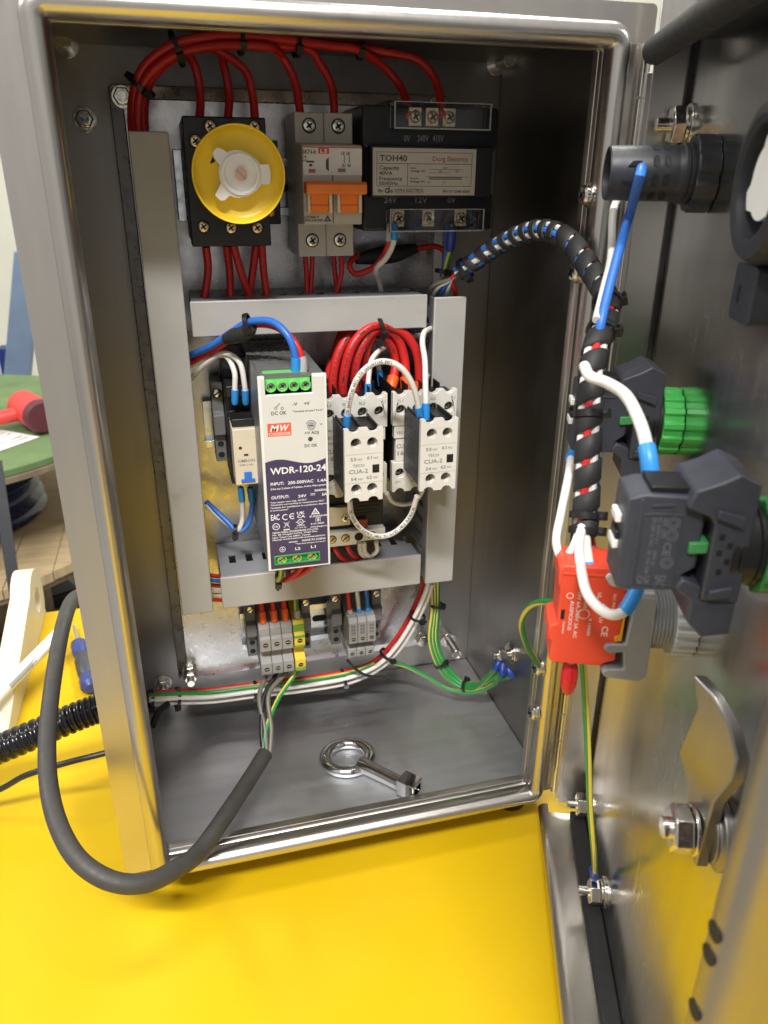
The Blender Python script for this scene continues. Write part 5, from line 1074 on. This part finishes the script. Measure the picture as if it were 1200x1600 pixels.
wire(A((595, 602, -40), (592, 575, -38), (586, 550, -34), (582, 530, -28)), 1.7, white_w, 'white wire with a blue sleeve hanging between the contactors', None, fer_blue, ends=(0,))
wire(A((563, 590, -34), (563, 565, -32), (572, 545, -28), (586, 522, -24)), 1.9, blue_w, 'blue wire behind the thick red jumpers', None)
wire(A((632, 535, -26), (646, 550, -24), (660, 570, -22), (676, 566, -20)), 1.8, blue_w, 'blue wire at the right behind the thick red jumpers', None)
wire(A((682, 608, -60), (676, 592, -54), (668, 584, -44), (672, 575, -30)), 1.8, white_w, 'white wire curling over the top right of the right contactor', None)
o = wire(A((546, 782, -106), (550, 806, -104), (566, 828, -100), (590, 838, -98), (616, 832, -98), (640, 808, -98), (652, 775, -104)), 1.9, white_w, 'printed white wire sagging between the lower ends of the contact blocks', None); P = spline(A((546, 782, -106), (550, 806, -104), (566, 828, -100), (590, 838, -98), (616, 832, -98), (640, 808, -98), (652, 775, -104)), 7); wire_print(P, 1.9, 'TRI-RATED CABLE ELECTRIC CABLE ', o, P[0], 0.08, 2)
wire(A((604, 770, -66), (614, 784, -60), (632, 788, -56), (650, 782, -54), (662, 764, -60)), 1.7, white_w, 'white wire sagging behind, between the two contactors', None)
wire(A((522, 856, -60), (535, 872, -56), (560, 882, -50), (590, 882, -40)), 1.9, red_w, 'left red wire below the overload relay', 'red wires below the overload relay')
wire(A((541, 852, -60), (552, 868, -56), (572, 878, -48), (600, 880, -36)), 1.9, red_w, 'right red wire below the overload relay', 'red wires below the overload relay')
for i, lb in enumerate(('left white loop wire below the overload relay', 'middle white loop wire below the overload relay', 'right white loop wire below the overload relay')):
    a = ((562, 848), (569, 848), (588, 846))[i]; wire(A((a[0], a[1], -62), (a[0]+1, a[1]+14, -60), (a[0]+(8 if i < 2 else -6), a[1]+22, -54), (578+i*2, 876, -44)), 1.7, white_w, lb, 'white loop wires below the overload relay')
wire(A((440, 884, -112), (439, 900, -110), (434, 906, -100), (436, 880, -70)), 1.9, green_w, 'green and yellow wire under the power supply', None, two=yellow_w)
wire(A((474, 880, -112), (462, 896, -108), (440, 906, -98), (442, 878, -60)), 1.9, red_w, 'first red wire under the power supply', 'red wires under the power supply'); wire(A((494, 876, -112), (478, 892, -108), (452, 902, -100), (452, 876, -60)), 1.9, red_w, 'second red wire under the power supply', 'red wires under the power supply')
tie(at(434, 905, -101), at(444, 905, -101), 3.8, 'black cable tie under the power supply', TG)
for i, (m_, lb) in enumerate(((red_w, 'top red'), (blue_w, 'blue'), (red_w, 'second red'), (white_w, 'upper white'), (white_w, 'lower white'), (red_w, 'bottom red'))):
    y = 900+i*7.4; wire(A((322, y-2, -34), (336, y, -36-(i % 2)*3), (350, y+1, -34)), 1.55, m_, lb + ' wire crossing between the left duct and the lower duct', 'wires crossing between the left duct and the lower duct')
# ---------------------------------------------------------------- terminals
for i, lb in enumerate(('left', 'middle', 'right')):
    x = 92.7+i*8.7; wire([Vector((x-1.4, -30, 14)), Vector((x-0.8, -34, 0)), Vector((x, -38, -20.5))], 2.2, red_w, lb + ' of three red wires entering the wide grey terminals', 'red wires entering the wide grey terminals', fer_orange, ferl=7)
wire([Vector((118, -30, 14)), Vector((119, -34, 0)), Vector((119.4, -38, -20))], 2.1, green_w, 'green and yellow wire entering the earth terminal', None, fer_grey, two=yellow_w, ferl=4)
for i, (m_, lb) in enumerate(((red_w, 'red'), (white_w, 'white'), (blue_w, 'blue'))):
    x = 162.8+i*7.5; wire([Vector((x-3, -30, 14)), Vector((x-2.4, -34, 0)), Vector((x-0.6, -36, -23.5))], 1.8, m_, lb + ' wire entering the small grey terminals from the lower duct', 'wires entering the small grey terminals', fer_blue if i else fer_grey, ferl=3)
for i, (m_, two) in enumerate(((grey_w, None), (black_w, None), (grey_w, None), (green_w, yellow_w))):
    x = (93, 101.5, 110, 119)[i]; e = at((417, 413, 421, 409)[i], 1186, -86)
    wire([Vector((x, -30, -64)), Vector((x-0.5, -34, -72)), at((405, 412, 420, 436)[i], (1090, 1090, 1085, 1090)[i], -50), at((414, 409, 424, 416)[i], 1140, -70), e], 1.9, m_, ('left grey', 'black', 'right grey', 'green and yellow')[i] + ' core from the lower terminals into the thick grey cable', 'cores of the thick grey cable', two=two)
# long bundle along the bottom
BP = [(232, 1088), (275, 1085), (330, 1083), (400, 1074), (470, 1066), (540, 1054), (585, 1038), (615, 1010), (640, 972), (660, 930), (668, 905)]
BY = [-20, -16, -12, -14, -16, -16, -16, -18, -22, -28, -34]
for i, (m_, two, dx, dy, dY, r_, lb) in enumerate(((red_w, None, -2, -5, 6, 1.9, 'red'), (green_w, yellow_w, 0, -1, -4, 2.0, 'green and yellow'), (white_w, None, 1, 6, -6, 1.9, 'upper white'), (red_w, None, 0, 8, 2, 1.7, 'lower red'), (white_w, None, 4, 13, -2, 1.8, 'lower white'), (black_w, None, 2, 10, 6, 1.9, 'black'))):
    n_ = 11 if m_ in (red_w, white_w) else (8 if two is None else 7)
    wire([at(x+dx*(1 if k < 6 else 1.8), y+dy*(1 if k < 6 else 0.55), BY[k]+dY) for k, (x, y) in enumerate(BP[:n_])], r_, m_, lb + ' wire of the long bundle along the bottom of the enclosure', 'wires of the long bundle along the bottom', two=two)
for p, q, rd, lb in (((236, 1093, -20), (260, 1091, -18), 7.4, 'black cable tie at the left end of the bottom bundle'), ((277, 1090, -16), (300, 1089, -14), 7.4, 'second black cable tie from the left on the bottom bundle'), ((398, 1079, -14), (420, 1077, -14), 7.2, 'black cable tie on the bottom bundle beside the cable cores'), ((537, 1059, -16), (555, 1054, -16), 7.2, 'black cable tie on the bottom bundle below the small terminals'), ((605, 1023, -18), (619, 1005, -19), 6.6, 'black cable tie where the bottom bundle turns upward'), ((652, 963, -26), (659, 945, -28), 6.2, 'black cable tie on the bundle below the right duct')):
    tie(at(*p), at(*q), rd, lb, TG, 2.6, (0.2, -0.8, -0.6))
wire(A((262, 1100, -20), (248, 1112, -30), (238, 1135, -42)), 2.6, black_w, 'black wire bending down from the bottom bundle at the left', None)
wire(A((543, 1032, -36), (556, 1046, -30), (575, 1056, -26), (603, 1058, -24)), 1.3, black_w, 'thin black wire end hanging below the small terminals', None)
# earth wires to the right wall bolt
EB = EARTH + Vector((-9, 0, -2))
for i, (mid, lb) in enumerate((((0, 0), 'left'), ((5, -3), 'middle'), ((10, -5), 'right'))):
    e = EB + Vector((-6+i*5.5, -3-i*4, -9-i*2))
    ew = wire(A((674+i*5, 905, -26), (676+mid[0]*0.8, 950, -22), (672+mid[0], 1000, -20), (686+mid[0], 1042+mid[1], -24), (712+mid[0], 1070+mid[1], -34), (742+mid[0]*0.6, 1074+mid[1]*1.2, -46)) + [e], 2.05, green_w, lb + ' of three green and yellow earth wires below the right duct', 'earth wires to the bolt on the right wall', two=yellow_w)
    g = G(); d = (EB-e).normalized(); g.lathe([(2.2, 0), (2.9, 1.2), (2.9, 8), (1.8, 10)], e-d*2, d, 14); build('insulated_lug', g, lug_blue, ew, ox=at(674+i*5, 905, -26))
e = EB + Vector((-2, -8, -12))
ew = wire(A((606, 1034, -18), (632, 1040, -18), (665, 1056, -24), (700, 1076, -34), (735, 1082, -46), (768, 1072, -58)) + [e], 1.75, green_w, 'green and yellow earth wire running in from the bottom bundle', 'earth wires to the bolt on the right wall', two=yellow_w)
g = G(); d = (EB-e).normalized(); g.lathe([(2.2, 0), (2.9, 1.2), (2.9, 8), (1.8, 10)], e-d*2, d, 14); build('insulated_lug', g, lug_blue, ew, ox=at(606, 1034, -18))
for p, q, rd, lb in (((682, 945, -22), (680, 965, -22), 4.6, 'black cable tie on the earth wires just below the right duct'), ((688, 1038, -24), (696, 1052, -27), 4.4, 'black cable tie at the start of the earth wire bend'), ((727, 1072, -40), (742, 1074, -46), 4.8, 'black cable tie at the lowest point of the earth wires')): tie(at(*p), at(*q), rd, lb, TG, 2.6, (0.7, -0.6, 0.2))
# ---------------------------------------------------------------- thick cable, conduit, thin cable
CP = A((150, 925, 110), (124, 930, 70), (106, 952, 30), (88, 1030, -28), (74, 1150, -90), (80, 1250, -140), (112, 1330, -178), (165, 1373, -196), (225, 1380, -198), (280, 1355, -184), (312, 1330, -168), (345, 1285, -146), (385, 1225, -112), (414, 1178, -86))
o = wire(CP, 5.9, cable_grey, 'thick dark grey cable looping over the enclosure lip from outside', None, name='supply_cable', cat='cable', n=24, k=10)
c0 = Vector((-19, -20, -87)); cpts = [c0, Vector((-50, -20, -93)), Vector((-112, -20, -113)), Vector((-170, -16, -132)), Vector((-235, -10, -142))]
P = spline(cpts, 60); g = G(); rad = []
for i in range(len(P)): ph = (i*1.05) % 6.28; rad.append(10.2 + (1.6 if ph < 2.6 else (0.2 if ph < 3.4 or ph > 5.6 else -0.2)))
g.tube(P, 10, 26, rad=rad)
cn = build('corrugated_conduit', g, mat('glossy_black_conduit', (0.008, 0.008, 0.009), 0.16, 0, 0.2, 60, 0.06), None, ox=c0, angle=60); cn.location = c0*MM
tag(cn, 'glossy black corrugated conduit entering the left side of the enclosure', 'conduit')
g = G(); d = (cpts[1]-cpts[0]).normalized(); g.lathe([(15, 1.5), (15, 9), (13.5, 11), (13.5, 16)], c0, d, 28); build('gland_nut', g, black_pl, cn, 0.5, ox=c0)
t0 = Vector((-20.5, -60, -100)); tp = [t0, Vector((-34, -62, -101)), Vector((-60, -62, -104)), Vector((-92, -54, -116)), Vector((-120, -40, -138)), Vector((-180, -30, -160))]
o = wire(tp, 2.3, black_w, 'thin black cable leaving the left side below the conduit', None, name='thin_cable', cat='cable'); g = G(); g.lathe([(4.5, 1), (6, 2), (6, 7), (4, 9)], t0, (-1, -0.1, 0), 18); build('cable_gland', g, black_pl, o, 0.3, ox=t0)
# marker pen on the lug, blue handled tool on the deck
a = Vector((-140, 48, -140)); b = Vector((-100, 150, -124))
a = atz(-6, 1090, -132); b = atz(97, 984, -132); d = (b-a).normalized(); ln = (b-a).length
pn = thing('marker_pen', 'white marker pen with black print leaning across the ivory lug', 'pen', a)
pb = G(); pb.lathe([(3.0, -14), (5.6, -10), (6.0, 0), (6.0, ln*0.97), (5.2, ln)], (0, 0, 0), d, 26); build('barrel', pb, white_cam, pn)
_, u, v = G().frame(d); g = G()
def onpen(l0, l1, a0, a1): 
    q = []
    for l_, an in ((l0, a0), (l1, a0), (l1, a1), (l0, a1)): q.append(d*l_ + (u*math.cos(an)+v*math.sin(an))*6.06)
    g.add(q, [(0, 1, 2, 3)])
up = Vector((0.25, -0.7, 0.65)); ang0 = math.atan2(up.dot(v), up.dot(u))
for k in range(14): onpen(ln*0.56+k*3, ln*0.56+k*3+(2.0 if k % 3 else 1.2), ang0-0.1, ang0+0.75)
for k in range(4): onpen(ln*0.12, ln*(0.5-0.05*(k % 2)), ang0+0.15+k*0.2, ang0+0.25+k*0.2)
for k in range(6): onpen(ln*0.30+k*9, ln*0.30+k*9+5.5, ang0-0.75, ang0-0.15+(k % 2)*0.1)
build('print', g, ink_black, pn, flat=True)
a = atz(122, 1002, DECK+9); b = atz(142, 1076, DECK+9); d = (b-a).normalized(); ln = (b-a).length
tool_blue = mat('tool_blue', (0.03, 0.05, 0.20), 0.45, 0, 0.08)
tl = thing('hand_tool', 'small tool with dark blue and grey grip behind the enclosure edge', 'tool', a)
g = G(); g.lathe([(4, 0), (8.5, ln*0.08), (8.5, ln*0.25), (6.5, ln*0.32)], (0, 0, 0), d, 20); build('blue_end', g, tool_blue, tl)
g = G(); g.lathe([(6.5, ln*0.32), (8.6, ln*0.45), (8.6, ln*0.7), (6.8, ln*0.76)], (0, 0, 0), d, 20); build('grey_grip', g, slate_pl, tl)
g = G(); g.lathe([(6.8, ln*0.76), (9, ln*0.84), (9, ln*0.95), (5, ln)], (0, 0, 0), d, 20); build('blue_collar', g, tool_blue, tl)
g = G(); g.cyl(d*-34, d*0.2, 1.8, 10); build('shaft', g, steel_bolt, tl)

# darker odds and ends on the workshop floor by the drum
for i, (px, py, sx, sy, sz, m_, lb, nm, ct) in enumerate(((30, 905, 70, 60, 55, wood_edge, 'dark timber block on the floor in front of the drum', 'timber_block', 'timber'), (70, 930, 60, 90, 40, strap, 'black box on the floor behind the lifting lug', 'dark_box', 'box'), (8, 985, 80, 60, 30, strap, 'flat dark crate on the floor at the left picture edge', 'dark_crate', 'crate'))):
    c = atz(px, py, -690); g = G(); g.box(-sx, sx, -sy, sy, 0, sz); g.box(-sx*0.9, sx*0.9, -sy*0.9, sy*0.9, sz, sz+4)
    o = build(nm, g, m_, None, 2); o.location = Vector((c.x, c.y, -700))*MM; o.rotation_euler = (0, 0, 0.3*i+0.2); tag(o, lb, ct)
bpy.data.objects.remove(_to); bpy.data.curves.remove(_tc)
